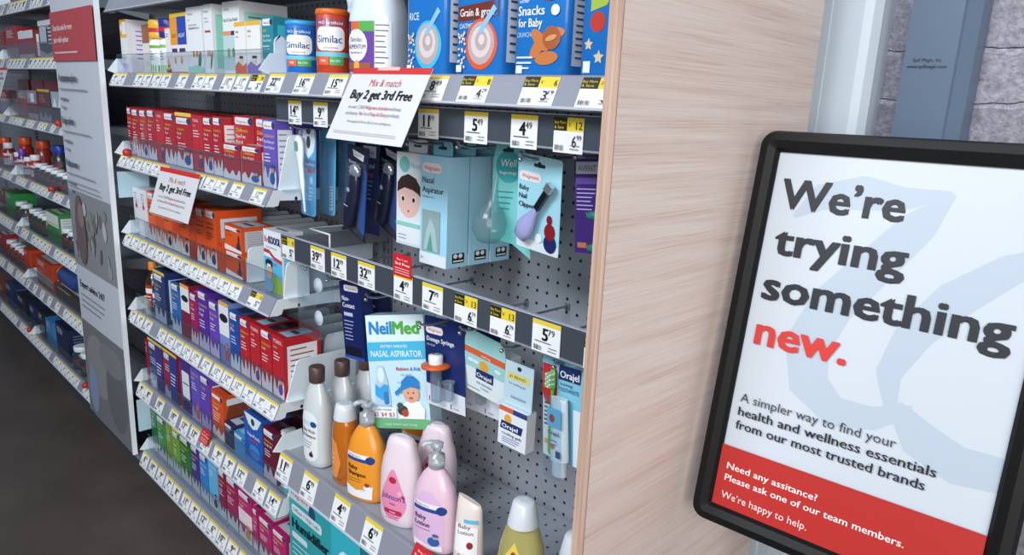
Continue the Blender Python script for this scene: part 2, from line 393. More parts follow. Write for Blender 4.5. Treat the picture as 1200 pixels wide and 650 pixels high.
# ------------------------------------------------------------------ price tags
def tag_mesh(kind, price, w, h):
    b = MB(); b.box(-w / 2, w / 2, -0.0, 0.02, 0, h, 'EDEFF0'); F = Face(b, front(0))
    u0 = -w / 2; Y = 'E8CE3A'
    if kind == 'deal':
        F.rect(u0, h * .62, -u0, h, Y); F.rect(u0, h * .62, u0 + w * .45, h, '2A2718')
        F.text('Buy More', u0 + .05, h * .82, h * .09, Y, w=w * .38, bold=.01); F.text('& Save', u0 + .05, h * .68, h * .09, Y, w=w * .32, bold=.01)
        a, c = price.split('|'); F.text('2/', u0 + w * .5, h * .77, h * .10, '1A1A1A'); F.text(a, -u0 - .08, h * .68, h * .22, '1A1A1A', al='r', bold=.015)
        p = c
        m_, c_ = p.split('.'); F.text(m_, u0 + w * .78, h * .18, h * .34, '161616', w=w * .15, al='r', bold=.02); F.text(c_, u0 + w * .8, h * .38, h * .15, '161616', w=w * .16, bold=.01)
    else:
        F.rect(u0, h * .86, -u0, h, Y)
        m_, c_ = price.split('.')
        F.text(m_, u0 + w * .55, h * .4, h * .4, '161616', al='r', bold=.03); F.text(c_, u0 + w * .57, h * .6, h * .2, '161616', w=w * .24, bold=.015)
        F.rect(u0 + w * .12, h * .33, u0 + w * .7, h * .36, '555555')
    R = random.Random(len(price))
    for i in range(9): F.rect(u0 + w * (.08 + .035 * i), h * .07, u0 + w * (.08 + .035 * i + R.choice((.012, .022))), h * .22, '444444')
    F.rect(u0 + w * .6, h * .12, u0 + w * .9, h * .14, '666666'); F.rect(u0 + w * .62, h * .22, u0 + w * .92, h * .24, '666666')
    return b
TM = {}
def price_tag(x, y, z, tilt, kind, price, w, h, label, group):
    k = (kind, price, w, h)
    if k not in TM:
        o = tag_mesh(*k).build('price_tag'); TM[k] = o
    else:
        o = TM[k].copy(); COL.objects.link(o)
    o.location = W(x, y, z); o.rotation_euler = (tilt, 0, 0)
    tag(o, label, 'price tag', group)
CY = ['7.49', '9.99', '10.99', '8.49', '12.99', '9.49', '11.99', '6.99']
def rail_tags(xs, zb, zt, where, prices=None, w=2.15, yf=-12.0, group=None):
    tilt = -math.atan2(0.62, (zt - zb) - 0.14); L = math.hypot(0.62, zt - zb - 0.14)
    for i, x in enumerate(xs):
        p = (prices[i] if prices and i < len(prices) else None) or CY[(i * 3 + int(abs(zb))) % 8]
        kind = 'deal' if '|' in p else 'plain'
        price_tag(x, yf - 0.035, zb + 0.12, tilt, kind, p, w, round(L - 0.02, 2), '%s price tag %s, %s from the left' % ('yellow' if kind == 'deal' else 'white', where, ORD[i]), group or ('price tags ' + where))
rail_tags([-59.3, -57.0, -51.8, -49.4, -46.8, -44.4, -40.3, -36.5, -34.2, -30.5, -28.0, -25.4], 30.45, 31.9, 'under the mint and white boxes', ['9.99'] * 9 + ['10.49', '11.99', '10|5.49'])
rail_tags([-59.0, -56.5, -53.9, -51.4, -49.0, -46.7, -37.8, -35.3, -33.0, -29.8, -25.8], 21.6, 22.9, 'under the red boxes', ['7.49'] * 10 + ['12.99'])
rail_tags([-59.5, -57.0, -54.6, -52.0, -49.6, -47.2, -44.9, -42.6, -40.3, -38.0, -35.7, -33.4, -31.1, -27.2], 12.4, 13.75, 'under the orange boxes', ['9.99', '7.49', '10.99', '10.49', '9.49', '10.99', '9.49', '10.99', '9.99', '9.49', '10.99', '9.49', '9.49', '11|5.99'])
rail_tags([-59.9, -57.4, -54.9, -50.5, -48.1, -45.8, -43.5, -41.2, -38.6, -36.1, -33.8, -31.5, -29.25, -27.0, -25.0], 3.0, 4.4, 'under the purple and red cold boxes', ['9.99', '8.99', '8.49', '12.99', '12.99', '10.99', '12.49', '17.99', '12.99', '15.99', '12.99', '12.99', '9.49', '9.49', '9.99'], w=2.05)
rail_tags([-60 + .9, -56.8, -53.0, -48.8, -45.7, -43.0, -40.0, -37.0, -34.4, -31.8, -27.9, -25.3], -6.4, -4.75, 'on the rail below the open orange box', ['9.99', '8.99', '10.49', '10.99', '13.99', '13.49', '11.99', '9.49', '9.49', '12.99', '4.99', '14.99'])
rail_tags([-58.9, -56.2, -53.6, -51.1, -48.7, -46.0, -43.6, -41.1, -38.8, -36.5, -34.1, -31.6, -28.9, -26.3], -15.7, -14.0, 'on the lowest rail of the middle bay', None, yf=-12.3)
rail_tags([-22.3, -18.0, -13.7, -3.3, 0.3, 5.1, 8.9], 30.45, 32.0, 'under the formula cans and snack tubs', ['22.99', '16.99', '15.99', '8.49', '8|4.29', '6|3.19', '10|5.49'], w=2.35)
rail_tags([-22.9, -18.7, -13.9, -9.6, -3.6, 2.6, 8.2], -2.25, 0.0, 'under the baby bottles', ['11.99', '6.99', '4.49', '6.99', '8.49', '7.99', '6.49'], w=2.2)
for bay, (xa, xb) in enumerate(((-142, -117), (-115, -81))):
    for i, (zb, zt) in enumerate(LZ):
        R = random.Random(i * 7 + bay); xs = []; x = xa + R.uniform(0, 2)
        while x < xb: xs.append(x); x += 2.35 if R.random() < 0.75 else 4.6
        rail_tags(xs, zb, zt, 'on the %s rail down %s' % (ORD[i], 'in the farthest bay' if bay == 0 else 'beside the tall sign'), None)

# ------------------------------------------------------------------ hook bars with tags
def hook_bar(zb, zt, label):
    t = empty('hook_bar', (-5.5, 0, zb)); h = zt - zb
    b = MB(); b.box(-18.4, 18.4, -10.8, -10.6, 0, h, M('4B4E57', 0.4)); b.box(-18.4, 18.4, -10.83, -10.55, h, h + .05, RAILL); b.box(-18.4, 18.4, -10.86, -10.75, -0.08, 0.03, RAIL); b.build('bar_face', t)
    b = MB(); b.box(-18.4, 18.4, -10.87, -10.84, 0.03, h, ACRYL); b.build('tag_channel', t)
    for sx in (-18.3, 18.1):
        b = MB(); b.box(sx, sx + 0.15, -10.6, -0.3, 0.2, h - 0.3, STEEL); b.build('bar_arm', t)
    tag(t, label, 'rail')
hook_bar(28.5, 30.15, 'dark label bar above the hanging thermometer and nasal aspirator packs')
hook_bar(17.5, 19.35, 'dark label bar across the middle of the near bay with price tags')
for i, (x, p) in enumerate(((-20.9, '14.99'), (-17.2, '9.99'), (-4.7, '11.99'), (-0.4, '5.49'), (3.4, '4.49'), (6.5, '12|6.99'))):
    price_tag(x, -10.89, 28.3, 0, 'deal' if '|' in p else 'plain', p, 1.95, 1.75, 'price tag reading %s on the upper dark bar, %s from left' % (p.replace('|', ' and '), ORD[i]), 'tags on the upper bar')
for i, (x, p) in enumerate(((-22.6, '9|5.99'), (-18.0, '39.99'), (-15.0, '12.99'), (-11.4, '32.99'), (-7.1, '4.49'), (-4.0, '7.99'), (-0.8, '13|6.79'), (2.4, '13|6.79'), (5.8, '5.79'), (9.5, '13|6.79'))):
    price_tag(x, -10.89, 17.45, 0, 'deal' if '|' in p else 'plain', p, 2.05, 1.8, 'price tag reading %s on the lower dark bar, %s from left' % (p.replace('|', ' and '), ORD[i]), 'tags on the lower bar')
def red_flag(x, y, z, tilt, label, w=2.0, h=1.5):
    b = MB(); b.box(-w / 2, w / 2, 0, 0.02, 0, h, 'C8232B'); F = Face(b, front(0))
    F.text('Buy 2 get', 0, h * .72, h * .09, 'F4DADA', w=w * .6, al='c'); F.text('3rd Free', 0, h * .5, h * .13, 'FFFFFF', w=w * .8, al='c', bold=.02)
    for k in range(3): F.rect(-w * .4, h * (.12 + .11 * k), w * .4, h * (.15 + .11 * k), 'F0C8C8')
    tag(b.build('red_shelf_flag', loc=(x, y, z), rot=(tilt, 0, 0)), label, 'shelf flag', 'red shelf flags')
red_flag(-7.1, -10.96, 19.15, 0, 'small red flag above a tag on the lower dark label bar')
red_flag(-3.7, -12.0, -0.9, -0.5, 'small red flag on the rail under the pink lotion bottle', 2.4, 1.7)
red_flag(-40.0, -12.0, -5.3, -0.35, 'small red flag on the rail under the open orange box')

# big and small promotional cards
def promo(W_, H_, loc, rot, label, clip):
    b = MB(); b.box(0, W_, 0, 0.03, -H_, 0, 'D9D9DB'); F = Face(b, front(0)); k = W_ / 8
    F.rect(0, -0.42 * k, W_, 0, 'CC2A26')
    if clip: F.rrect(W_ * .33, -0.16 * k, W_ * .61, 0.06, .05, 'E8B8B4')
    F.text('Mix & match', W_ / 2, -1.25 * k, .5 * k, 'B8343C', w=3.2 * k, al='c', sh=.15, bold=.005)
    F.text('Buy 2 get 3rd Free', W_ / 2, -2.1 * k, .62 * k, '151515', w=6.3 * k, al='c', sh=.12, bold=.03)
    F.text('on over 2,500', 1.15 * k, -2.78 * k, .24 * k, '777777', w=1.75 * k); F.text('Walgreens branded', 2.98 * k, -2.78 * k, .24 * k, 'B8343C', w=2.45 * k, bold=.02); F.text('wellness', 5.5 * k, -2.78 * k, .24 * k, '777777', w=1.15 * k)
    F.text('and beauty,', 1.15 * k, -3.2 * k, .24 * k, '777777', w=1.4 * k); F.text('No7', 2.65 * k, -3.2 * k, .24 * k, 'B8343C', w=.5 * k, bold=.02); F.text('and', 3.25 * k, -3.2 * k, .24 * k, '777777', w=.5 * k)
    F.text('Soap & Glory', 3.85 * k, -3.2 * k, .24 * k, 'B8343C', w=1.65 * k, bold=.02); F.text('products', 5.6 * k, -3.2 * k, .24 * k, '777777', w=1.15 * k)
    F.text("Other applied $1.99 thru 8/31 (2) with myWalgreens", W_ / 2, -3.72 * k, .15 * k, '555555', w=4.6 * k, al='c')
    for q in range(2): F.rect(.6 * k, -4.35 * k - q * .12 * k, 7.2 * k, -4.32 * k - q * .12 * k, 'B5B5B8')
    tag(b.build('promotional_card', loc=loc, rot=rot), label, 'sign')
promo(8.0, 4.9, (-10.76, -12.12, 32.34), (-math.radians(26.5), 0, 0), 'large white Mix and match card with red band hanging from the top shelf rail', True)
promo(8.6, 4.7, (-45.5, -12.3, 22.9), (-math.radians(18), 0, math.radians(3)), 'smaller white Mix and match card hanging from the red box shelf rail', False)
promo(7.6, 5.6, (-116.5, -12.1, 32.4), (-math.radians(18), 0, 0), 'white promotional card with red band at the far left edge of the shelves', False)

# small red locks on rails
for x, z, lb in ((-57.0, 22.9, 'red round shelf lock at the left end of the red box shelf'), (-84.0, 24.7, 'red shelf lock just left of the tall sign on the third shelf'), (-91.5, 14.9, 'red shelf lock under the white bottles left of the tall sign'), (-84.0, -13.4, 'red shelf lock on the lowest shelf beside the tall sign'), (-117.5, -13.4, 'red shelf lock on the lowest shelf at the bay joint far left')):
    b = MB(); b.lathe([(0.1, 0), (0.5, 0.08), (0.6, 0.35), (0.6, 0.7), (0.45, 0.95), (0.1, 1.05)], M('B8322E', 0.35)); o = b.build('shelf_lock', loc=(x, -11.75, z + .02)); o.scale = (.8, .8, .8); tag(o, lb, 'lock', 'red shelf locks')

# ------------------------------------------------------------------ carton maker
def wave(F, W_, h, c, seed=0):
    R = random.Random(seed); pts = [(0, 0), (W_, 0)]; n = 5
    for i in range(n, -1, -1):
        u = W_ * i / n; pts.append((u, h * (1.0 if i % 2 else .55) * R.uniform(.8, 1.15)))
        if i: pts.append((u - W_ / n * .4, h * (1.1 if i % 2 else .5) * R.uniform(.85, 1.1)))
    F.poly(pts, c)
def carton(x0, x1, zb, h, base, label, cat='box', group=None, y=-10.65, d=2.4, name='medicine_box', **k):
    g = 0.05; w = x1 - x0 - 2 * g
    b = MB(); b.box(0, w, 0, d, 0, h, M(base, .4, coat=.2)); F = Face(b, front(0))
    sd = int(abs(x0 * 10 + zb))
    top = h
    if k.get('strip'): F.rect(0, h - .35, w, h, k['strip']); top = h - .35
    for (v0, v1, c) in k.get('bands', ()): F.rect(0, v0 * h, w, v1 * h, c)
    if k.get('logo'):
        F.rrect(w * .06, top - .22 - h * .1, w * .85, top - .15, h * .04, 'E8ECF0'); F.ell(w * .83, top - .18 - h * .05, w * .13, h * .055, '2C3E66')
        F.text('Walgreens', w * .12, top - .12 - h * .09, h * .035, 'B03038', w=w * .55)
        top -= h * .14
    v = top - h * .12
    for (s, c, cap) in k.get('title', ()):
        F.text(s, w * .1, v, h * cap, c, w=min(w * .8, len(s) * h * cap * .72), bold=.02); v -= h * (cap + .035)
    if k.get('lines', 3): F.lines(w * .12, v - h * .01, w * .7, k.get('lines', 3), h * .05, h * .017, k.get('lc', 'D8D8DC'), sd)
    if k.get('wave'): wave(F, w, h * .26, k['wave'], sd)
    if k.get('fig'):
        c = k['fig']; F.ell(w * .72, h * .27, w * .12, h * .05, 'D9A27E'); F.ell(w * .72, h * .32, w * .13, h * .03, c); F.ell(w * .7, h * .14, w * .2, h * .09, c)
    for fn in k.get('draw', ()): fn(F, w, h)
    G = Face(b, right(w)); sc = k.get('side', 'EFEFF0')
    if sc:
        G.rect(d * .1, h * .08, d * .9, h * .86, sc); G.lines(d * .18, h * .78, d * .82, 7, h * .085, h * .02, k.get('sl', '8A8F9A'), sd)
    T_ = Face(b, topf(h)); T_.rect(w * .1, d * .15, w * .9, d * .85, k.get('topc', 'C9CED6')); T_.rect(w * .2, d * .4, w * .8, d * .55, '4A4F5C')
    return tag(b.build(name, loc=(x0 + g, y, zb + 0.03)), label, cat, group)
YW = 'EFC93B'; WT = 'F2F2F4'
# --- top shelf of the middle bay
zb = ROW['T']; g = 'baby care boxes on the top middle shelf'
def bee(F, w, h): F.ell(w * .5, h * .16, w * .3, h * .1, 'E7B93A'); F.ell(w * .5, h * .28, w * .18, h * .05, 'E7B93A'); F.rect(w * .3, h * .15, w * .7, h * .18, '2A2420')
def leaf(F, w, h):
    F.ell(w * .78, h * .2, w * .09, h * .14, '2E7D6B', rot=-.3); F.ell(w * .4, h * .3, w * .07, h * .05, 'E08A33'); F.ell(w * .62, h * .3, w * .07, h * .05, 'E08A33')
carton(-59.8, -57.6, zb, 5.6, 'F0F0F4', 'white carton with an orange-yellow top band, first at the left on the top middle shelf', group=g, d=5, bands=((.66, 1, 'F1BC3C'), (0, .18, 'C6B8E6')), draw=(lambda F, w, h: (F.rect(w * .35, h * .72, w, h * .95, 'F3F0EE'), F.ell(w * .2, h * .84, w * .14, h * .07, 'F3F0EE')),), lines=4, lc='8888A8', side='F4F2FA', sl='7A6CC0', topc='F0F0F4')
carton(-55.6, -53.4, zb, 5.0, 'EDE8E2', 'white and brown drops carton second from the left on the top middle shelf', group=g, y=-9.8, d=3, bands=((.62, 1, 'A0603A'),), lines=3, lc='9A8880')
def drops(x, r, h, c1, c2, c3, label):
    b = MB(); b.lathe([(r, 0), (r, h * .62), (r * .8, h * .68), (r * .62, h * .7), (r * .62, h)], M('F1F3F1', .35))
    F = Face(b, lambda u, v, q: ((r + q) * math.sin(u / r), -(r + q) * math.cos(u / r), v), True)
    F.rect(-r * 1.5, .1, r * 1.5, h * .16, c3); F.rect(-r * 1.2, h * .5, r * 1.2, h * .56, c3); F.lines(-r * .8, h * .42, r * .7, 4, h * .05, h * .015, '7F8890', 3)
    o = b.build('drops_bottle', loc=(x, -9.6, zb + .03))
    b = MB(); b.lathe([(r * .95, 0), (r, h * .03), (r, h * .12), (r * .92, h * .14), (r, h * .16), (r, h * .34), (r * .9, h * .37)], M(c1, .35)); b.lathe([(r * 1.01, h * .12), (r * 1.01, h * .2)], M(c2, .35)); b.build('cap', o, (0, 0, h * .7))
    tag(o, label, 'bottle', 'vitamin drops bottles')
drops(-50.6, 1.15, 4.9, 'F0B52F', 'C8323C', '6FAE4E', 'white drops bottle with a yellow and red cap on the top middle shelf')
drops(-47.9, 1.1, 4.9, '27348B', 'C8323C', '7FBF55', 'white drops bottle with a dark blue and red cap on the top middle shelf')
carton(-46.7, -45.4, zb, 4.2, 'F3F1F5', 'small white carton with a yellow and black bee shape on the top middle shelf', group=g, d=2, draw=(bee,), lines=2, lc='A04050', bands=((0, .1, '7A2A50'),))
carton(-45.3, -41.3, zb, 5.5, 'F4F2F4', 'orange and blue day-and-night carton with a yellow top band', group=g, strip='F2D23A', draw=(lambda F, w, h: (F.rect(0, h * .48, w * .45, h * .94, 'F0A12E'), F.rect(w * .45, h * .48, w, h * .94, '2B4BB5'), F.text('DAY', w * .08, h * .6, h * .07, '9C3A12', bold=.02, w=w * .3), F.text('NIGHT', w * .52, h * .6, h * .07, 'F2F2FF', bold=.02, w=w * .4), F.ell(w * .25, h * .22, w * .06, h * .06, 'D8A83A'), F.ell(w * .65, h * .22, w * .06, h * .06, 'D8A83A'), F.rect(0, 0, w, h * .03, 'E07A6A'), F.rect(w * .08, h * .36, w * .4, h * .42, '4A3A70'), F.rect(w * .55, h * .36, w * .9, h * .42, '4A3A70')),), lines=0)
MINT = '9ADFC8'
carton(-41.2, -37.7, zb, 5.85, 'EFF2F4', 'tall white carton with mint sides and two orange shapes', group=g, title=(('little', '6E7A84', .045), ('bee', '9AA4AC', .03)), draw=(leaf, lambda F, w, h: (F.poly([(0, 0), (w, 0), (w, h * .1), (w * .5, h * .13), (0, h * .09)], 'A6E0C8'), F.text('Gripe Water', w * .15, h * .67, h * .04, '7A8288', w=w * .7))), lines=2, lc='A8B0B8', side=MINT, sl='BFE8DA', topc=MINT)
carton(-37.4, -35.5, zb, 5.9, 'EFF2F4', 'narrow tall white carton with a mint green side panel', group=g, d=3.2, title=(('little', '6E7A84', .04),), draw=(leaf, lambda F, w, h: (F.rect(w * .15, h * .6, w * .8, h * .63, 'B8503C'),)), lines=2, lc='A8B0B8', side=MINT, sl=MINT, topc=MINT)
carton(-34.2, -30.9, zb, 5.95, 'EFF2F4', 'tall white hair care carton with mint leaf-patterned side', group=g, d=4.4, y=-10.3, title=(('little', '6E7A84', .04),), draw=(leaf, lambda F, w, h: (F.text('Ear & Gut Relief', w * .06, h * .73, h * .05, '5A646C', w=w * .86), F.rect(0, h * .54, w * .5, h * .6, 'E8946A'), F.rect(w * .5, h * .54, w, h * .6, '26366E'), F.rect(0, h * .06, w, h * .54, 'BFD6DC'), F.ell(w * .33, h * .3, w * .08, h * .07, '7EA65A'), F.ell(w * .62, h * .3, w * .08, h * .07, '6C8A5A'))), lines=0, side='B4E6D8', sl='2F7F6E', topc=MINT)
for x0, x1, c, lb in ((-31.1, -28.95, 'E0693A', 'white syrup carton with an orange lower part and yellow top edge'), (-28.9, -26.4, '8A7AC0', 'white syrup carton with a lilac lower part and yellow top edge')):
    carton(x0, x1, zb, 4.15, 'F3F1EE', lb, group=g, y=-10.72, d=.9 if c[0] == 'E' else 2.6, strip='E8B84A', title=(('baby', '55504C', .05), ('syrup', c, .035)), draw=(lambda F, w, h, c=c: (F.poly([(0, 0), (w, 0), (w, h * .22), (w * .7, h * .16), (w * .3, h * .25), (0, h * .16)], c), F.ell(w * .55, h * .27, w * .16, h * .08, 'E9DCC8'), F.rect(w * .4, h * .3, w * .72, h * .35, '1F1B1A')),), lines=0)
carton(-26.3, -24.35, zb, 4.35, '2C8C9C', 'teal gas relief carton with white wave beside the blue formula can', group=g, d=3.8, logo=True, title=(('BABY', YW, .05), ('Dye-Free', WT, .045), ('Gas Relief', WT, .045)), wave='DDE6EA', lines=2, side='46C3CF', sl='46C3CF', topc='5CD0DA')

# --- second shelf: red boxes
zb = ROW['S2']; g = "children's pain and fever boxes on the second middle shelf"; RED = 'B3202A'; RED2 = 'C42832'
T1 = (("Children's", YW, .045), ('Pain &', WT, .045), ('Fever', WT, .045))
xs = [-59.7, -58.2, -55.8, -53.4, -50.9, -48.6, -45.5, -41.4, -38.8, -36.6, -34.6]
desc = ["dark red carton with a white pill logo, first on the left of the red row", "dark red carton second from the left in the red row", "red carton with a white edge, third in the red row", "red carton fourth from the left in the red row", "red branded carton with a white figure panel, fifth in the red row", "narrow bright red carton, sixth in the red row", "wide red carton with a yellow top strip behind the small card's right end", "narrow red carton right of the yellow-topped red one", "red carton with blue-haired figure, just left of centre of the red row", "narrow red carton left of the two wide Children's Dye-Free cartons"]
for i in range(10):
    x0, x1 = xs[i], xs[i + 1]
    br = i in (4, 7)
    carton(x0, x1, zb, 5.3 - (.1 if i % 3 else 0), RED2 if br else RED, desc[i], group=g, logo=not br, title=((('TYLENOL', WT, .05), ('Pain', 'F0C0C0', .04)) if br else T1), wave=None if br else 'E4E4EC', fig='4A3A8A' if br else ('2C4E96' if i % 2 == 0 else None), strip='EED25A' if i == 6 else None, topc='8A1A22')
TD = (("Children's", YW, .06), ('Dye-Free', WT, .06), ('Pain &', WT, .06), ('Fever', WT, .06))
carton(-34.5, -30.4, zb, 5.5, RED, "wide red Children's Dye-Free Pain and Fever carton, left one of the pair", group=g, y=-9.6, logo=True, title=TD, lines=1)
carton(-30.3, -26.9, zb, 5.5, RED, "wide red Children's Dye-Free Pain and Fever carton touching the purple carton", group=g, y=-9.6, logo=True, title=TD, lines=1)
carton(-34.3, -30.8, zb, 3.1, RED, 'short red carton standing in front of the left wide red one', group=g, y=-10.8, d=1.1, logo=True, title=(("Children's", YW, .09), ('Pain Relief', WT, .08)), wave='E4E4EC', lines=0)
carton(-30.6, -26.9, zb, 3.2, RED, 'short red carton standing in front of the right wide red one', group=g, y=-10.8, d=1.1, logo=True, title=(("Children's", YW, .09), ('Pain Relief', WT, .08)), wave='E4E4EC', fig='2C5EA0', lines=0)
P = '6B56B8'
carton(-26.8, -24.5, zb, 5.5, P, 'purple fever reducer carton at the right end of the red row', group=g, d=1.6, logo=True, title=(("Children's", YW, .05), ('Pain Reliever', WT, .045), ('Fever Reducer', WT, .045)), wave='DADAEC', fig='2C5EA0', side='E6E6F2', topc='7C68C8')
for j, yy in enumerate((-8.8, -6.9)):
    carton(-26.8, -24.5, zb, 5.5, P, 'purple carton standing %s behind the front purple one' % ('directly', 'two deep')[j], group=g, y=yy, d=1.7, side='DCDCEE', topc='7C68C8', lines=0)
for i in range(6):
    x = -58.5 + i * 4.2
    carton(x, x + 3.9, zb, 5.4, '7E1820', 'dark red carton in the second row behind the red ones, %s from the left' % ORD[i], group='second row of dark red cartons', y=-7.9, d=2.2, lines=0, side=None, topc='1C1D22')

# --- third shelf: orange boxes
zb = ROW['S3']; g = 'orange medicine boxes on the third middle shelf'; OR = 'E2571E'; OR2 = 'D14A16'
for x0, x1, lb in ((-59.8, -57.6, 'white carton with a red thermometer mark, first on the left of the orange row'), (-57.5, -55.4, 'white carton with a red mark, second before the orange cartons')):
    carton(x0, x1, zb, 5.4, 'E8EAEE', lb, group=g, d=4, lines=3, lc='9AA0AA', draw=(lambda F, w, h: (F.ell(w * .45, h * .62, w * .16, h * .05, 'C8383A'), F.rect(w * .4, h * .62, w * .52, h * .74, 'C8383A'), F.text('temp', w * .15, h * .88, h * .04, '777777')),), topc='C6CCD4')
xs = [-55.3, -52.8, -50.6, -48.2, -46.0, -43.7, -41.8, -39.6]
TO = (("Children's", '3A2420', .04), ('Ibuprofen', '3A2420', .045))
nm = ['with wide black lettering beside the white cartons', 'narrow, with a face circle, under the small card', 'third of the row, under the small card', 'with a white figure, below the small card', 'under the right corner of the small card', 'with a dark red base, just right of the small card', 'leaning slightly forward with a white left edge']
for i in range(7):
    carton(xs[i], xs[i + 1], zb, 5.45 - (.25 if i == 5 else 0), OR if i % 2 == 0 else OR2, 'orange carton %s' % nm[i], group=g, logo=(i % 2 == 0), title=TO, lc='5A2A1A', lines=2, wave='E8E4E4' if i != 5 else 'A83020', fig=(None, 'D8B090', '2A2A35', 'E8DCD8', '2A2A35', None, '2C3A66')[i], topc='8A3A1C')
carton(-39.5, -37.0, zb, 5.6, OR, 'tall orange carton with a large white printed side', group=g, d=4.6, logo=True, title=TO, lc='5A2A1A', wave='E8E4E4', fig='2C3A66', side='DCE0E6', sl='8088A0', topc='8A3A1C')
carton(-36.9, -35.3, zb, 3.0, OR2, 'small orange carton tucked in front of the tall printed-side one', group=g, d=1.6, lines=2, lc='5A2A1A', topc='8A3A1C')
for j in range(2):
    carton(-35.2, -31.6, zb + 2.4 * j, 2.35, OR, 'short wide orange carton, %s of the stack of two' % ('bottom', 'top')[j], group=g, d=3.2, logo=True, title=(("Infants'", '3A2420', .09),), lc='5A2A1A', lines=1, draw=(lambda F, w, h: (F.ell(w * .82, h * .22, w * .12, h * .18, '2A3556'), F.ell(w * .84, h * .5, w * .05, h * .2, '2A2A30'), F.poly([(0, 0), (w, 0), (w, h * .1), (0, h * .22)], 'E8E4E4')),), side='C8CCD2', topc='B9BFC6')
carton(-27.9, -24.6, zb, 5.4, 'E9EDF2', 'white and sky blue BeKoool cooling sheet carton at the shelf end', group=None, d=2.0, lines=0, y=-10.4, topc='DDE2E8', side='7CC8E6', sl='D9EEF6', draw=(lambda F, w, h: (F.rect(0, 0, w, h * .56, '58B8E0'), F.poly([(0, h * .62), (w * .3, h * .62), (w * .6, h * .53), (w, h * .5), (w, h * .56), (w * .6, h * .59), (w * .3, h * .68), (0, h * .68)], 'C23A3C'), F.poly([(w * .45, 0), (w, 0), (w, h * .22), (w * .7, h * .3), (w * .45, h * .25)], '8FAF4E'),
    F.text('Be', w * .05, h * .8, h * .1, 'C62A34', w=w * .22, bold=.04), F.text('KOOOL', w * .3, h * .79, h * .12, '1F2E6E', w=w * .66, bold=.04), F.text('Soft Gel Sheets', w * .15, h * .71, h * .03, '5A6478', w=w * .6),
    F.ell(w * .3, h * .34, w * .17, h * .15, 'D9A88C'), F.ell(w * .3, h * .46, w * .2, h * .07, '2B211E'), F.rect(w * .2, h * .4, w * .4, h * .45, 'CDE6F0'), F.ell(w * .28, h * .1, w * .24, h * .11, '7FA6CC'), F.text('KIDS', w * .55, h * .45, h * .04, 'C62A34', bold=.02)),))

# --- fourth shelf: cold boxes
zb = ROW['S4']; g = 'cold and flu boxes on the fourth middle shelf'
def syrup(x, zb, h, r, liquid, capc, labc, label, y=-9.5):
    b = MB(); b.lathe([(r * .9, 0), (r, .1), (r, h * .6), (r * .55, h * .74), (r * .4, h * .78), (r * .4, h * .84)], M(liquid, .15, coat=.5))
    F = Face(b, lambda u, v, q: ((r + q) * math.sin(u / r), -(r + q) * math.cos(u / r), v), True); F.rect(-r * 1.3, h * .1, r * 1.3, h * .55, labc); F.rect(-r * 1.1, h * .38, r * 1.1, h * .48, 'F2EEEA'); F.lines(-r * .8, h * .3, r * .8, 3, h * .06, h * .02, 'F0E8DC', 2)
    o = b.build('syrup_bottle', loc=(x, y, zb + .03)); b = MB(); b.lathe([(r * .5, 0), (r * .55, .1), (r * .52, h * .16), (r * .4, h * .18)], M(capc, .4)); b.build('cap', o, (0, 0, h * .84))
    tag(o, label, 'bottle', 'cough syrup bottles')
syrup(-58.5, zb, 5.9, .95, '3A1A10', 'E88A3A', 'B03A20', 'dark cough syrup bottle with an orange cap, first on the shelf of cold boxes')
syrup(-56.3, zb, 5.6, .95, '2A1410', 'EFE9D8', '2A4A8E', 'dark syrup bottle with a white cap and blue label')
carton(-55.2, -51.6, zb, 5.95, '22386E', 'dark blue cold carton with yellow top edge and pale side', group=g, d=4.2, strip='E8CC3C', logo=True, title=(("Children's", YW, .045), ('Cough', WT, .045)), wave='B9C2D8', lines=3, topc='1A1C22', side='D6E0EA')
carton(-49.9, -47.3, zb, 5.5, '2A6CB4', 'mid blue cold carton with white lettering', group=g, logo=True, title=(("Children's", YW, .045), ('Cold', WT, .045)), wave='C8D2E4', topc='1E2430')
carton(-47.2, -44.8, zb, 5.9, '8A1A3C', 'white-topped dark red cold carton with a black oval', group=g, strip='F0B040', lines=3, bands=((.5, .94, 'ECEDF0'),), draw=(lambda F, w, h: F.ell(w * .5, h * .74, w * .4, h * .06, '1E1E28'),), topc='1A1C22')
carton(-44.7, -42.7, zb, 5.5, 'A81E62', 'magenta cold carton between the dark red and purple ones', group=g, logo=True, title=(('Cold', YW, .045), ('Cough', WT, .045)), wave='DCC8D8', topc='B090A8')
carton(-42.6, -40.0, zb, 6.2, '5A2E9E', 'tall deep purple cold carton', group=g, logo=True, title=(("Children's", YW, .045), ('Cold &', WT, .05), ('Cough', WT, .05)), wave='CFC6E4', topc='5A2E9E')
carton(-39.9, -37.6, zb, 5.7, '6C48B8', 'violet cold carton right of the deep purple one', group=g, logo=True, title=(("Children's", YW, .045), ('Cough', WT, .045)), wave='CFC6E4', topc='30204E')
carton(-37.5, -35.2, zb, 6.2, '7A8FCB', 'white-topped periwinkle cold carton with a black oval', group=g, strip='F0B040', d=3.6, lines=2, bands=((.45, .94, 'ECEDF0'),), fig='C85A4A', draw=(lambda F, w, h: F.ell(w * .5, h * .74, w * .42, h * .07, '1E1E28'),), topc='1A1C22')
carton(-35.1, -33.0, zb, 5.75, '1F4FA8', 'bright blue cold carton left of the red ones', group=g, logo=True, d=3.4, title=(('Cold', YW, .045), ('Flu', WT, .06)), wave='D8DEEA', topc='28303C')
rr4 = ((-32.9, -30.9, 1, 'dark topped red carton right of the bright blue one'), (-30.8, -28.8, 0, 'red TYLENOL carton with a pale blue top between two logo cartons'), (-28.7, -26.6, 1, 'red logo carton with black top near the shelf end'), (-26.5, -24.4, 0, 'red TYLENOL carton with pale blue top at the shelf end'))
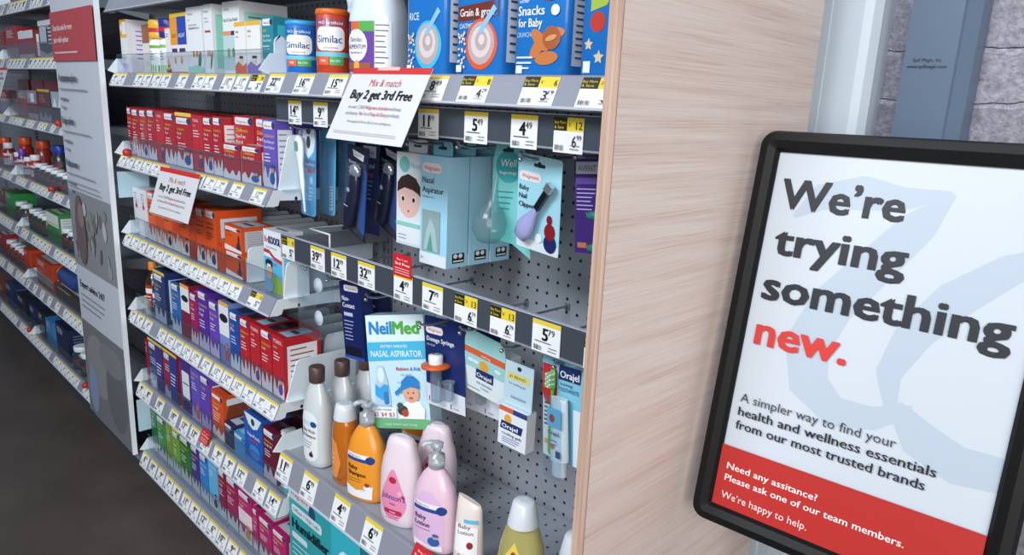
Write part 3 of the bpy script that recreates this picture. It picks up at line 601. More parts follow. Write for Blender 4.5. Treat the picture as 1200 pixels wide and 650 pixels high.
for x0, x1, lg, lb in rr4:
    carton(x0, x1, zb, 5.65, 'BE222C', lb, group=g, d=3.6, logo=bool(lg), title=((("Children's", YW, .045), ('Cold', WT, .045)) if lg else (('TYLENOL', WT, .055), ('Cold', 'F2D0D0', .04))), wave='E6E2EA', fig='6A4A9A' if not lg else None, side='B01E28' if lg else 'F0F0F2', sl='D04048' if lg else '8A1A22', topc='26282C' if lg else '9CC4DC')

# --- fifth shelf
zb = ROW['S5']; g = 'cold boxes on the fifth middle shelf'
carton(-59.8, -58.9, zb, 5.4, 'A81E28', 'thin red carton at the left end of the fifth shelf', group=g, lines=3, title=(('Flu', WT, .04),), topc='7E1820')
carton(-58.8, -54.0, zb, 5.9, '284A86', 'wide blue-purple day and night carton with yellow top', group=g, strip='E8CC3C', draw=(lambda F, w, h: (F.rect(w * .5, 0, w, h * .94, '3E2A7E'), F.lines(w * .57, h * .55, w * .92, 4, h * .07, h * .02, WT)),), logo=True, title=(('Day', YW, .05),), wave='A9B2CC', topc='1A1C22')
carton(-53.9, -49.7, zb, 5.9, '9A1E3C', 'wide red and blue twin carton with yellow top', group=g, strip='E8CC3C', draw=(lambda F, w, h: (F.rect(w * .45, 0, w, h * .94, '1E3E92'), F.lines(w * .52, h * .55, w * .92, 4, h * .07, h * .02, WT)),), logo=True, wave='A9B2CC', topc='1A1C22', d=3.4, side='9CC8E0')
carton(-48.8, -46.0, zb, 6.0, '4A2E8A', 'dark purple carton with a large white bottle picture', group=g, lines=0, draw=(lambda F, w, h: (F.rrect(w * .15, h * .28, w * .9, h * .8, .2, 'E4EAEC'), F.rect(w * .25, h * .55, w * .8, h * .58, '2E7A4A'), F.ell(w * .5, h * .14, w * .35, h * .08, '2A1E50')),), topc='9FC4DC')
carton(-45.9, -43.4, zb, 5.9, '6A54C0', 'violet cold carton with yellow heading on the fifth shelf', group=g, title=(("Children's", YW, .05), ('Cold', WT, .045)), fig='D8603A', wave='B8B0DC', topc='3A2E6E')
carton(-43.3, -40.8, zb, 5.9, '6A44B4', 'violet carton left of the open orange box', group=g, logo=True, title=(('Cough', YW, .05),), wave='B8B0DC', topc='1E1A28', d=3)
b = MB(); w = 2.9; b.box(0, w, 0, 2.9, 0, 5.0, M('D9541E', .4)); F = Face(b, front(0))
F.rrect(.2, 4.25, 2.5, 4.65, .15, 'E8ECF0'); F.ell(2.4, 4.45, .3, .25, '2C3E66'); F.text("Children's", .25, 3.6, .28, YW, w=1.9); F.text('Cough', .25, 3.15, .28, WT, w=1.4, bold=.02); F.lines(.3, 2.7, 2.2, 4, .3, .09, 'F4D8C8'); wave(F, w, 1.1, 'E4DEE4', 4)
G = Face(b, right(w)); G.rrect(.35, 3.9, 2.5, 4.6, .15, 'DDE6EA'); G.poly([(.6, 3.9), (2.3, 3.9), (2.6, 3.0), (2.75, 1.6), (.15, 1.6), (.3, 3.0)], '7E3A1E'); G.rect(.1, 1.1, 2.8, 1.6, 'D8DEE4')
Face(b, topf(5)).rect(.2, .8, 2.7, 2.2, '7A2A14')
tag(b.build('medicine_box', loc=(-40.6, -10.6, zb + .03)), 'orange carton with a bottle pictured on its side, at the middle of the fifth shelf', 'box', g)
carton(-37.6, -35.5, zb, 2.5, '26305A', 'small navy carton with a grey top right of the orange bottle carton', group=g, d=3.4, logo=True, lines=2, topc='B8C4D0', side='D0D6DE')
carton(-35.4, -33.0, zb, 2.2, '3E9CD4', 'small light blue carton left of the tall blue one', group=g, d=3, logo=True, lines=2, topc='88C4E4', side='6CB4DC')
carton(-32.9, -29.1, zb, 5.3, '1E5CB8', 'tall blue vapor carton with a white shield flap', group=g, d=2.8, lines=0, topc='2A3E6E', side='24468A', sl='6A9AD8', draw=(lambda F, w, h: (F.poly([(w * .02, h), (w * .98, h), (w * .75, h * .8), (w * .5, h * .74), (w * .25, h * .8)], 'E8EEF2'), F.ell(w * .5, h * .88, w * .1, h * .07, '1E4A3E'), F.text('VapoPatch', w * .14, h * .58, h * .07, 'F0F4F8', w=w * .72, bold=.03), F.rect(w * .3, h * .5, w * .75, h * .53, 'D02830'), F.ell(w * .55, h * .3, w * .32, h * .14, '3E8CD8'), F.rect(0, 0, w, h * .14, '3E8CD8')),))
carton(-29.0, -26.4, zb, 5.1, '6E1430', 'maroon cough carton left of the teal foam bottle', group=g, d=3.4, logo=True, title=(("Children's", YW, .045), ('Cough DM', WT, .05)), wave='C8B8C4', topc='3A1020', side='7E1A36', sl='E0C8CC')
def lathe_bottle(name, loc, rz, prof, mat, e, W_, D_, label, drawfn, cap=None, group=None, n=36):
    """oval bottle: prof = (scale, z) of the half-axes W_, D_"""
    b = MB(); b.lathe([(W_ * s, D_ * s, z) for s, z in prof], mat, n=n, e=e)
    def sc(z):
        for (s0, z0), (s1, z1) in zip(prof, prof[1:]):
            if z0 <= z <= z1: return s0 + (s1 - s0) * (z - z0) / max(z1 - z0, 1e-6)
        return prof[-1][0]
    def f(u, v, h):
        s = sc(v); r = min(abs(u) / (W_ * s), .995)
        return (u, -D_ * s * (1 - r ** e) ** (1 / e) - h - .012, v)
    F = Face(b, f, True); drawfn(F)
    o = b.build(name, loc=loc, rot=(0, 0, rz))
    if cap: cap(o)
    return tag(o, label, 'bottle', group)
def mk_cap(prof, mat, dz, name='cap', n=28):
    def g_(o): b = MB(); b.lathe(prof, mat, n=n); b.build(name, o, (0, 0, dz))
    return g_
PLW = M('DDE3E8', .3, coat=.3)
def foam(o):
    b = MB(); b.lathe([(.8, 0), (.8, .5), (.5, .7), (.45, 1.1), (.3, 1.15), (.3, 1.6)], PLW); b.rbox(-.3, .3, -.9, .4, 1.6, 1.95, .2, PLW); b.build('foam_pump', o, (0, 0, 3.9))
lathe_bottle('foam_soap_bottle', (-25.35, -9.7, zb + .03), 0, [(.9, 0), (1, .15), (1, 3.3), (.8, 3.7), (.7, 3.95)], M('3FC4BE', .25, coat=.3), 2, 1.0, 1.0, 'teal and white foam pump bottle at the right end of the fifth shelf', lambda F: (F.poly([(-1.1, .4), (1.1, .4), (1.1, 2.6), (.3, 2.2), (-1.1, 1.3)], 'E6EEF0'), F.text('foam', -.7, .6, .35, '1E8E9A', w=1.2, bold=.02)), foam)

# --- lowest shelf
zb = ROW['S6']; g = 'children\'s cold boxes on the lowest middle shelf'
s6 = [(-59.9, -57.9, 5.6, '1E6E42', 'dark green'), (-57.8, -54.9, 5.4, '2F8A3A', 'mid green'), (-54.8, -52.9, 5.4, '7A9A2A', 'olive green with a red label'), (-52.8, -50.6, 5.6, '6CA832', 'lime green'), (-50.5, -47.4, 5.9, '2C7A2C', 'grass green with a dark top'), (-47.3, -45.0, 5.6, '4A2E86', 'deep purple'), (-44.9, -42.6, 5.5, '2E86D0', 'bright blue'), (-42.5, -40.1, 5.5, '62B8E4', 'sky blue'), (-40.0, -38.1, 5.6, '8E1A44', 'dark maroon'), (-38.0, -35.3, 5.6, 'A01E58', 'plum red'), (-35.2, -32.1, 5.3, 'C0246E', 'magenta and white'), (-32.0, -30.9, 4.6, 'B8246A', 'narrow magenta')]
for i, (x0, x1, h, c, d) in enumerate(s6):
    carton(x0, x1, zb, h, c, '%s cold carton on the lowest shelf, %s from the left' % (d, ORD[i]), group=g, logo=i not in (0, 2, 7), strip={3: 'E8CC3C', 4: '1C2A1E'}.get(i), title=((("Children's", YW, .045), ('Cough', WT, .045)) if i not in (6, 7) else (('Electrolyte', WT, .04),)), wave='D6DAE2', bands=(((.3, .6, 'F0DCE6'),) if i == 10 else ()), fig={7: '3A3A5A', 10: 'E0A030'}.get(i), topc='30343C')
for j, (x0, x1, yy) in enumerate(((-30.8, -28.1, -10.6), (-28.0, -25.2, -10.6), (-30.8, -28.1, -7.2), (-28.0, -25.2, -7.2))):
    carton(x0, x1, zb, 4.3, 'B8246A', 'magenta carton with a barcode top at the right end of the lowest shelf, %s' % ('front left', 'front right', 'back left', 'back right')[j], group=g, y=yy, d=3.2, logo=True, title=(("Children's", YW, .06), ('Cold', WT, .06)), wave='D6DAE2', side='BFE0E8' if j % 2 else None, topc='C6C0C8')

# ------------------------------------------------------------------ left bays (far, dim)
g = 'products left of the tall sign'
def lz(i): return LZ[i][1]
def lbox(x0, x1, i, h, c, lb, **k): carton(x0, x1, lz(i), h, c, lb, group=g, **k)
def jar(x, i, h, r, body, capc, lb, y=-9.4, lay=False, clab=None):
    b = MB(); b.lathe([(r * .92, 0), (r, .12), (r, h * .66), (r * .75, h * .74), (r * .7, h * .78)], M(body, .3, coat=.3), n=20)
    F = Face(b, lambda u, v, q: ((r + q) * math.sin(u / r), -(r + q) * math.cos(u / r), v), True); F.rect(-r * 1.4, h * .12, r * 1.4, h * .58, clab or 'D8D8DC'); F.rect(-r, h * .38, r, h * .48, 'A03038'); F.lines(-r * .8, h * .3, r * .8, 2, h * .08, h * .02, '666A74')
    o = b.build('pill_bottle', loc=(x, y, lz(i) + .03), rot=(0, 0, 0.4))
    b = MB(); b.lathe([(r * .8, 0), (r * .82, .06), (r * .82, h * .2), (r * .76, h * .22)], M(capc, .35), n=20); b.build('cap', o, (0, 0, h * .78))
    tag(o, lb, 'bottle', g)
# row under the top
LT = 'left of the tall sign'
lbox(-85.7, -83.0, 1, 4.9, '2E3A3A', 'narrow dark carton with a yellow mark on the second shelf beside the sign', lines=3, bands=((.55, .7, 'C8B040'),))
lbox(-94.6, -86.1, 1, 5.0, '2E3238', 'wide black carton with a grey label panel on the second shelf beside the sign', d=4, lines=3, topc='D6E0E8', draw=(lambda F, w, h: (F.rect(0, h * .86, w, h, 'D6E0E8'), F.rect(w * .08, h * .4, w * .5, h * .82, 'B9C0CE'), F.lines(w * .6, h * .75, w * .92, 5, h * .1, h * .05, 'B8C0CC'), F.poly([(0, 0), (w, 0), (w, h * .2), (w * .5, h * .1), (0, h * .22)], 'A8A8B0')),))
jar(-96.2, 1, 4.4, .9, '6A3A22', '8A5A30', 'small brown bottle between black and red cartons on the second shelf')
lbox(-107.0, -97.8, 1, 4.0, '96343A', 'wide red carton with a white lid strip on the second shelf', d=4, lines=4, draw=(lambda F, w, h: (F.rect(0, h * .72, w, h, 'DDE2E6'), F.rect(0, h * .68, w, h * .72, 'B82832'), F.rect(0, 0, w, h * .15, 'B8B8BE')),), topc='DDE2E6')
lbox(-115.6, -107.4, 1, 4.9, 'A02830', 'tall red carton near the far left on the second shelf', d=4, lines=5, bands=((0, .35, 'A08A90'),), topc='B42830')
lbox(-124.5, -116.6, 1, 4.4, '8A2830', 'dark red carton in the farthest bay, second shelf', d=4, lines=5, bands=((0, .35, 'A08A90'),), topc='8A2830')
lbox(-91.4, -85.2, 2, 4.4, '2C3236', 'black and white carton with two white triangles on the third shelf', lines=3, draw=(lambda F, w, h: (F.rect(0, h * .5, w, h, '9FB4C0'), F.poly([(w * .1, h * .52), (w * .45, h * .52), (w * .28, h * .85)], 'ECF0F2'), F.poly([(w * .55, h * .52), (w * .9, h * .52), (w * .72, h * .85)], 'ECF0F2')),))
lbox(-99.0, -92.1, 2, 4.6, '5A3238', 'dark red carton with yellow top strip on the third shelf', strip='C8B040', lines=5, wave='9A9AA4', lc='C87078')
lbox(-105.8, -99.6, 2, 4.3, '7A2A30', 'red and grey carton with a white panel on the third shelf', lines=4, bands=((.55, 1, '8A8E96'), (0, .2, 'A8A8AE')), draw=(lambda F, w, h: F.rect(w * .4, h * .6, w * .75, h * .9, 'E4E8EE'),))
lbox(-112.2, -106.2, 2, 4.2, '9A4A50', 'grey-topped red carton on the third shelf', lines=4, bands=((.7, 1, '8A8E96'),))
lbox(-115.8, -112.5, 2, 4.0, 'A8A0A8', 'narrow pale carton with red upper edge on the third shelf', lines=4, bands=((.7, 1, '9A2A30'),))
lbox(-125.0, -117.0, 2, 4.0, 'B0A8B0', 'pale carton with red top near the far left on the third shelf', lines=4, bands=((.66, 1, 'A02A34'),))
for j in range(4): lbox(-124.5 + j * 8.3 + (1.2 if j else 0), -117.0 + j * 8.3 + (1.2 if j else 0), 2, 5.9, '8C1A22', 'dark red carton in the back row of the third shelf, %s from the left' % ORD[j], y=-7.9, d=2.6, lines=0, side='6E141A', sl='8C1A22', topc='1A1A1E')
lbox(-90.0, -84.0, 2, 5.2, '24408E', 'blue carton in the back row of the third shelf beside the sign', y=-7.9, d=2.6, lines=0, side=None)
for j, (x, h, r, bd, cp, y, lb) in enumerate(((-133.5, 5.0, 1.2, '6E2A1E', 'D8531E', -9.2, 'orange-capped red pill bottle nearest the far left'), (-123.5, 5.7, 1.25, 'A02420', 'D8531E', -8.0, 'large red pill bottle with orange cap'), (-113.0, 5.8, 1.3, '8A2A22', 'C84A20', -7.6, 'red pill bottle with orange cap in the middle'), (-103.4, 5.7, 1.3, '2A2E36', '2440A8', -7.4, 'dark pill bottle with royal blue cap'), (-93.2, 5.8, 1.2, '26302E', '2440A8', -7.2, 'blue-capped dark pill bottle nearest the sign'), (-116.6, 4.2, .75, '5E2C86', '7A4AA8', -10.0, 'small purple bottle with purple cap'), (-119.6, 3.4, .8, '9A2A2C', 'E0E4E8', -10.0, 'small red bottle with white cap'), (-112.0, 3.2, .8, '8A2A2C', 'E8E8EC', -10.1, 'small dark red bottle with white cap'), (-107.6, 3.9, .9, 'B03020', 'E8E8EC', -10.0, 'small red and yellow bottle with white cap'), (-128.6, 4.4, 1.0, '7A2A22', 'DCE0E4', -9.6, 'thin red bottle with pale cap'))):
    jar(x, 3, h, r, bd, cp, lb + ', fourth shelf ' + LT, y=y, clab=('9A2A24' if j < 3 else ('3A3E46' if j < 5 else None)))
for j, x in enumerate((-104.6, -101.4, -98.2, -95.2, -92.0, -88.8)): jar(x, 3, 2.8 - .05 * j, 1.15, '23262B', 'E6ECF0', 'short dark bottle with wide white cap on the fourth shelf, %s in the line' % ORD[j], y=-9.9, clab='3A3230')
jar(-85.6, 3, 3.0, 1.1, '2A3A6E', '2440A8', 'short blue-capped bottle at the right end of the white-capped line, fourth shelf')
# fifth shelf
lbox(-142, -134.4, 4, 3.6, '6A4A30', 'brown carton at the far left of the fifth shelf', lines=3)
lbox(-134, -131.4, 4, 4.4, '6A2E34', 'maroon carton beside the green one on the fifth shelf', lines=3, topc='C8A8A8')
lbox(-131, -124.5, 4, 4.4, '2E8A40', 'green carton on the fifth shelf left of the white caps', lines=3, d=3.5, topc='2E8A40', side='2E8A40', sl='1E6A30')
for j, x in enumerate((-122.6, -119.0, -112.8, -110.0, -107.2, -104.6)): jar(x, 4, 3.3, 1.2, '2E3A2E', 'DCE8EA', 'short green-brown bottle with white cap on the fifth shelf, %s from the left' % ORD[j], y=-9.7, clab='3C4A32')
lbox(-101.8, -94.6, 4, 4.8, '3E8A4A', 'green and white carton on the fifth shelf left of the sign', d=3.0, lines=2, bands=((.55, .95, 'DDE6E2'), (.6, .64, 'C8C040')), side='DDE6E2', topc='A8C8B0')
for j, x in enumerate((-92.8, -89.8, -86.8, -83.8)): jar(x, 4, 3.0, 1.15, '3A2C24', 'DCE8EA', 'short brown bottle with white cap beside the sign, fifth shelf, %s' % ('leftmost', 'second', 'third', 'last')[j], y=-9.7, clab='4A3826')
# sixth shelf
lbox(-142.2, -137.0, 5, 4.0, '9A242C', 'red carton at the far left of the sixth shelf', lines=3, side='9A242C', sl='7A1A22')
for j, x in enumerate((-135.0, -131.4, -128.0, -125.2, -122.8)): jar(x, 5, 3.4, 1.15, '7A3026', 'DCE4EA', 'brown-red bottle with white cap on the sixth shelf, %s from the left' % ORD[j], y=-9.7, clab='6A3024')
lbox(-121, -117.0, 5, 4.4, 'C8441E', 'orange-red carton on the sixth shelf, left of the pair', lines=3, d=3.5, topc='C8441E', side='A83A1A', sl='C8441E')
lbox(-112.4, -102.0, 5, 4.6, 'C0421E', 'orange-red carton on the sixth shelf, right of the pair', lines=4, d=3.5, topc='B8BCC2', bands=((.1, .4, 'A8A8AC'),), side='A83A1A', sl='C8C8CC')
b = MB(); b.lathe([(1.3, 0), (1.5, .2), (1.5, 7.0), (1.0, 7.8), (.9, 8.0)], M('2C4488', .3), n=20); o = b.build('antacid_bottle', loc=(-98.6, -9.3, lz(5) + 3.7), rot=(0, math.pi / 2, 0)); b = MB(); b.lathe([(1.1, 0), (1.1, 1.6)], M('D8702A', .35), n=20); b.build('cap', o, (0, 0, -1.61)); tag(o, 'blue bottle lying on its side with an orange end on the sixth shelf', 'bottle', g)
lbox(-101.0, -87.4, 5, 2.1, '4A3A2A', 'short wide brown carton under the lying blue bottle on the sixth shelf', lines=3, d=3.5, topc='B8C0C4')
lbox(-87.0, -81.2, 5, 2.8, '3A3028', 'short dark carton with a pale top beside the sign on the sixth shelf', lines=3, d=3.5, topc='C8D0D4')
# lowest shelf
for j, (x0, x1, h, c, lb) in enumerate(((-151.4, -144.5, 4.0, '7A3A22', 'rust brown carton at the far left of the lowest shelf'), (-141.7, -135, 4.6, '20305E', 'navy carton with a white square on the lowest shelf'), (-131.8, -124.2, 4.2, '1E222E', 'black carton with a gold edge on the lowest shelf'), (-121.8, -116.8, 4.4, '1C2C58', 'navy carton left of the black label carton on the lowest shelf'), (-115.6, -111.2, 4.6, '22262E', 'black carton with white label lines on the lowest shelf'), (-110.4, -105.6, 4.4, '3E86BE', 'light blue carton on the lowest shelf'), (-103.7, -96.4, 5.4, '18244A', 'dark navy carton with orange stripe on the lowest shelf'))):
    lbox(x0, x1, 6, h, c, lb, lines=4, d=4, side=c, sl='8A90A0', topc=c)
for j, x in enumerate((-93.6, -89.6, -85.8)): jar(x, 6, 3.6, 1.5, '2A3038', 'DCE8EE', 'wide dark tub with white lid on the lowest shelf, %s' % ('leftmost of three', 'middle of three', 'nearest the sign')[j], y=-9.4, clab='3A4048')

# ------------------------------------------------------------------ tall sign strip between the bays
t = empty('aisle_sign', (-69.4, -12.75, -14.4)); w = 8.9; H = 66
b = MB(); b.box(-w, w, 0, .35, 0, H, M('E9EEF3', .4)); F = Face(b, front(0)); F.rect(-w, 0, w - .12, H, 'C6CBD4')
F.rect(-w + .1, 0, w - .3, 13.6, '74767A')
for (cu, cv, a, bb, c) in ((-3, 8, 5, 4.4, '8A8A8C'), (4, 6, 4, 5, '66686E'), (-6, 4, 2, 3.5, '8296B6'), (3, 10.5, 5, 2.0, '7E8084')): F.ell(cu, cv, a, bb, c)
F.text('Expert advice 24/7', -w + 1.2, 18.4, .95, '3C3F48', w=10.5, bold=.02); F.lines(-w + 1.2, 17.2, 3, 3, .8, .2, '85888F')
F.rect(-w + .1, 21.4, w - .3, 31.5, '8A8C92')
for k in range(34):
    R = random.Random(k); F.ell(R.uniform(-w + 1.5, w - 2), R.uniform(22.8, 30), R.uniform(.3, .9), R.uniform(.8, 1.3), R.choice(('6A6C72', 'A0A2A6', 'B8BABE', '5C5E64', '868C80')), rot=R.uniform(-.4, .4), n=9)
F.ell(-4.2, 26.5, 2.2, 4.6, '6E5F62'); F.ell(-3.6, 28.5, 1.2, 1.6, '8A7A78')
F.rect(-w + .1, 47.5, w - .3, 53.3, 'B4474D')
F.text('Scan this code for more', -w + 1.2, 51.1, .7, 'F0DADA', w=8.2, bold=.02); F.text('pain relief options', -w + 1.2, 49.7, .7, 'F0DADA', w=6.4, bold=.02); F.rect(-w + 1.2, 48.4, 2, 48.6, 'E0B8BA')
for zz, tt, ww in ((45.1, 'Acetaminophen', 7.6), (39.9, 'Ibuprofen', 5), (34.6, 'Naproxen', 5)):
    F.text(tt, -w + 1.6, zz, .95, '4E525C', w=ww, bold=.02); F.rect(-w + 1.6, zz - 1.0, w - 5, zz - .85, '8A8F98'); F.rect(-w + 1.8, zz - 2.3, -w + 4.6, zz - 2.0, '7A7F88'); F.rect(-w + 1.8, zz - 3.3, -w + 3.4, zz - 3.0, '9A9FA8')
F.lines(-w + 1.2, 32.6, w - 1.5, 2, .6, .12, '8A8F98', 5)
F.ell(-3.5, 57.5, 3.6, 2.4, 'A9AEBA'); F.ell(3.8, 57.5, 3.6, 2.4, 'A9AEBA')
b.build('sign_face', t)
b = MB(); b.box(w - .1, w + .12, -.12, .42, -.1, H, M('EDF3F8', .35)); b.build('edge_strip', t)
b = MB(); b.box(-2, 2, .36, .8, 2, 60, STEEL); b.build('mount', t)
tag(t, 'tall narrow grey-white information sign with a red block between the shelving bays', 'sign')

# ------------------------------------------------------------------ formula, jugs and snack tubs
zb = ROW['N']
def can(x, r, h, body, lidc, label, dfn, y=-9.45, rz=0.35, e=2, ry=None):
    b = MB(); b.lathe([(r * .97, .05), (r, .12), (r, h * .9), (r * .97, h * .91)], M(body, .3, coat=.3), n=40); b.lathe([(r * 1.0, 0), (r * 1.01, .06), (r * .98, .1)], M('B9BEC6', .3, metal=.6), n=40)
    F = Face(b, lambda u, v, q: ((r + q) * math.sin(u / r), -(r + q) * math.cos(u / r), v), True); dfn(F, r, h)
    o = b.build('formula_can', loc=(x, y, zb + .03), rot=(0, 0, rz)); b = MB(); b.lathe([(r * 1.0, 0), (r * 1.04, .03), (r * 1.04, h * .07), (r * .98, h * .09), (r * .5, h * .085)], M(lidc, .35), n=40); b.build('lid', o, (0, 0, h * .905))
    tag(o, label, 'can', 'baby formula cans')
def sim(bg, top, txt2):
    def d(F, r, h):
        F.rect(-r * 1.5, h * .72, r * 1.5, h * .86, top); F.text('NO artificial', -r * .8, h * .76, .2, 'E8EEF6', w=r * 1.6, bold=.02)
        F.rrect(-r * .95, h * .36, r * .9, h * .72, .45, 'EFF3F8'); F.text('Similac', -r * .88, h * .48, h * .12, '1C2F6E', w=r * 1.6, bold=.03); F.text(txt2, -r * .45, h * .39, h * .04, 'C0503A', w=r * .9)
        F.rect(-r * 1.4, h * .27, r * 1.4, h * .34, '6CC8DC'); F.rect(-r * .8, h * .14, -r * .1, h * .27, 'E0603A'); F.rect(-r * .05, h * .14, r * .8, h * .27, '4CA85A'); F.text('Milk', -r * .6, h * .19, .17, 'FFFFFF'); F.text('Non GMO', .0, h * .19, .17, 'FFFFFF', w=r * .6)
    return d
can(-22.15, 1.2, 3.9, '1F6EC4', '3E9CE0', 'blue Similac formula can at the left end of the long top shelf', sim('1F6EC4', '1A4EA0', 'advance'), rz=.8)
can(-17.7, 1.18, 4.5, 'C8401E', 'E06A2A', 'orange and white Similac formula can beside the purple-labelled jug', sim('C8401E', '1F5AA8', 'sensitive'), rz=.85)
JW = M('D5E2EC', .25, coat=.3)
def jugdraw(F):
    F.rect(-1.85, .15, .75, 3.4, '6A3E9A'); F.rect(-1.85, 2.75, -.2, 3.4, 'D8683A'); F.rect(-.5, 2.75, .75, 3.4, '58A84E'); F.rect(-1.88, 2.6, -1.3, 3.4, '3E2A74')
    F.ell(-.75, 1.85, .95, 1.05, 'E6E6EE'); F.text('Similac', -1.3, 2.1, .3, '1E2A60', w=1.1, bold=.02); F.text('ALIMENTUM', -1.58, 1.65, .28, '1E2A60', w=1.65, bold=.02); F.text('hypoallergenic', -1.3, 1.35, .13, '444466', w=1.1)
    F.rect(-1.8, .3, .5, .75, '9A5A3A'); F.ell(-.7, .55, .25, .38, 'E0A84A')
    F.rect(.8, .1, 1.8, 3.4, 'E8ECF0'); F.lines(.85, 3.1, 1.75, 9, .34, .08, '6A7078')
def jugtop(o):
    b = MB(); b.lathe([(.8, 0), (.8, .55), (.7, .6)], M('E8EEF4', .3)); b.build('cap', o, (0, 0, 6.0))
    b = MB(); b.tube([(-1.0, -.3, 5.7), (-1.7, -.6, 5.6), (-2.0, -.7, 5.0), (-1.9, -.6, 4.3), (-1.6, -.3, 4.0)], .35, JW); b.build('handle', o)
lathe_bottle('formula_jug', (-12.5, -9.0, zb + .03), .3, [(.92, 0), (1, .12), (1, 3.5), (.97, 4.0), (.86, 4.8), (.66, 5.5), (.4, 5.9), (.33, 6.05)], JW, 3.2, 1.95, 1.55, 'white plastic formula jug with a purple label on the long top shelf', jugdraw, jugtop)
BL = '1E74C4'
def tub(x, wd, dd, h, label, dfn, y=-8.95, rz=0, lid='C8D6E2', nut='DDE6EE'):
    def d2(F): dfn(F, wd, h)
    def lidf(o):
        b = MB(); b.lathe([(wd * 1.01, dd * 1.01, 0), (wd * 1.03, dd * 1.03, .05), (wd * 1.03, dd * 1.03, .35), (wd * .97, dd * .97, .42)], M(lid, .35), n=40, e=5); b.build('lid', o, (0, 0, h))
        b = MB(); G = Face(b, lambda u, v, q: (wd * 1.012 + q, u, v)); G.rect(-dd * .72, h * .12, dd * .72, h * .97, nut); G.lines(-dd * .6, h * .9, dd * .6, 11, h * .07, h * .02, '4A5260', 3); b.build('nutrition_label', o)
    lathe_bottle('snack_tub', (x, y, zb + .03), rz, [(.97, 0), (1, .1), (1, h)], M(BL, .3, coat=.3), 6, wd, dd, label, d2, lidf, group='blue baby food tubs', n=48)
def cereal(word, ring, star=False):
    def d(F, w, h):
        if word[1]:
            F.poly([(-w * .8, h * .6), (w * .85, h * .64), (w * .85, h * .5), (-w * .8, h * .47)], '6E2E20'); F.text(word[1], -w * .7, h * .515, h * .07, 'F4F0EC', w=w * 1.45, bold=.03)
            F.text(word[0], -w * .7, h * .41, h * .045, 'E8F2FA', w=w * .75, bold=.01)
        else: F.text(word[0], -w * .7, h * .5, h * .07, 'E8F2FA', w=w * .5, bold=.01)
        F.ell(w * .22, h * .27, w * .62, h * .22, ring, n=30); F.ell(w * .22, h * .28, w * .53, h * .185, 'B9A8A8', n=30); F.ell(w * .22, h * .29, w * .4, h * .135, 'D9CCCA', n=24); F.ell(w * .24, h * .3, w * .25, h * .085, 'B8A6A4', n=16); F.ell(w * .26, h * .31, w * .13, h * .045, 'DCD0CE', n=12)
        F.poly([(w * .1, h * .38), (w * .25, h * .36), (w * .8, h * .56), (w * .7, h * .6)], '8CBEE6')
        R = random.Random(5)
        for k in range(26): F.ell(-w * R.uniform(.4, .68), h * R.uniform(.06, .38), .07, .1, 'E2D6C8', n=7, rot=R.uniform(0, 3))
        F.rect(-w * .75, h * .03, -w * .5, h * .09, 'E8F2FA')
    return d
tub(-5.75, 1.95, 1.6, 6.4, 'blue RICE cereal tub with a bowl picture on the long top shelf', cereal(('RICE', None), '3EB8E0'))
tub(-1.0, 2.0, 1.6, 6.2, 'blue Grain and grow oatmeal tub with an orange bowl', cereal(('OATMEAL', 'Grain & grow'), 'E0582A'))
def snacks(F, w, h):
    F.text('Gerber', -w * .75, h * .82, h * .05, 'F0F6FA', w=w * .4); F.text('Snacks', -w * .78, h * .68, h * .11, 'F6FAFC', w=w * 1.0, bold=.03); F.text('for Baby', -w * .75, h * .55, h * .1, 'F6FAFC', w=w * .9, bold=.03)
    F.text('CRUNCHIES', -w * .78, h * .44, h * .055, 'BFDCF0', w=w * .7)
    for (u, v, rot) in ((.05, .33, .8), (.1, .4, -.7), (.5, .45, .25), (.35, .2, .1), (.45, .9, .1)): F.ell(w * u, h * v, w * .4, h * .075, 'C8783C', n=14, rot=rot)
    F.ell(w * .5, h * .42, w * .3, h * .13, 'A85A30', n=14); F.lines(-w * .75, h * .2, -w * .1, 3, h * .06, h * .02, 'D8E8F4')
    F.rect(-w * .75, h * .03, -w * .5, h * .12, 'E8F2FA'); F.ell(w * .6, h * .72, w * .14, h * .06, 'E8EEF4', n=14); F.ell(w * .5, h * .42, w * .2, h * .03, 'D89A5E', n=12, rot=.25)
tub(3.75, 1.95, 1.6, 4.45, 'blue Snacks for Baby tub with brown cracker sticks', snacks)
def puffs(F, w, h):
    F.poly([(-w * .6, h * .5), (-w * .1, h * .54), (w * .2, h * .7), (-w * .05, h * .72), (-w * .6, h * .6)], 'A8C048'); F.ell(-w * .35, h * .42, w * .24, h * .08, 'C03A2C', n=14); F.ell(w * .25, h * .5, w * .16, h * .12, 'E8D8C8', n=14, rot=.4); F.ell(w * .18, h * .5, w * .1, h * .09, 'C8404A', n=14, rot=.4)
    for (u, v, s) in ((.5, .56, .17), (-.6, .25, .16), (-.25, .15, .18), (.15, .3, .16), (.35, .66, .14)):
        F.poly([(w * (u + s * (1 if k % 2 == 0 else .5) * math.cos(k * .628 + .3)), h * v + w * s * (1 if k % 2 == 0 else .5) * math.sin(k * .628 + .3)) for k in range(10)], 'D8C4A4')
    F.rect(-w * .75, h * .03, -w * .5, h * .12, 'E8F2FA')
tub(8.3, 1.9, 1.6, 6.0, 'blue puffed star snack tub beside the wooden end panel', puffs)

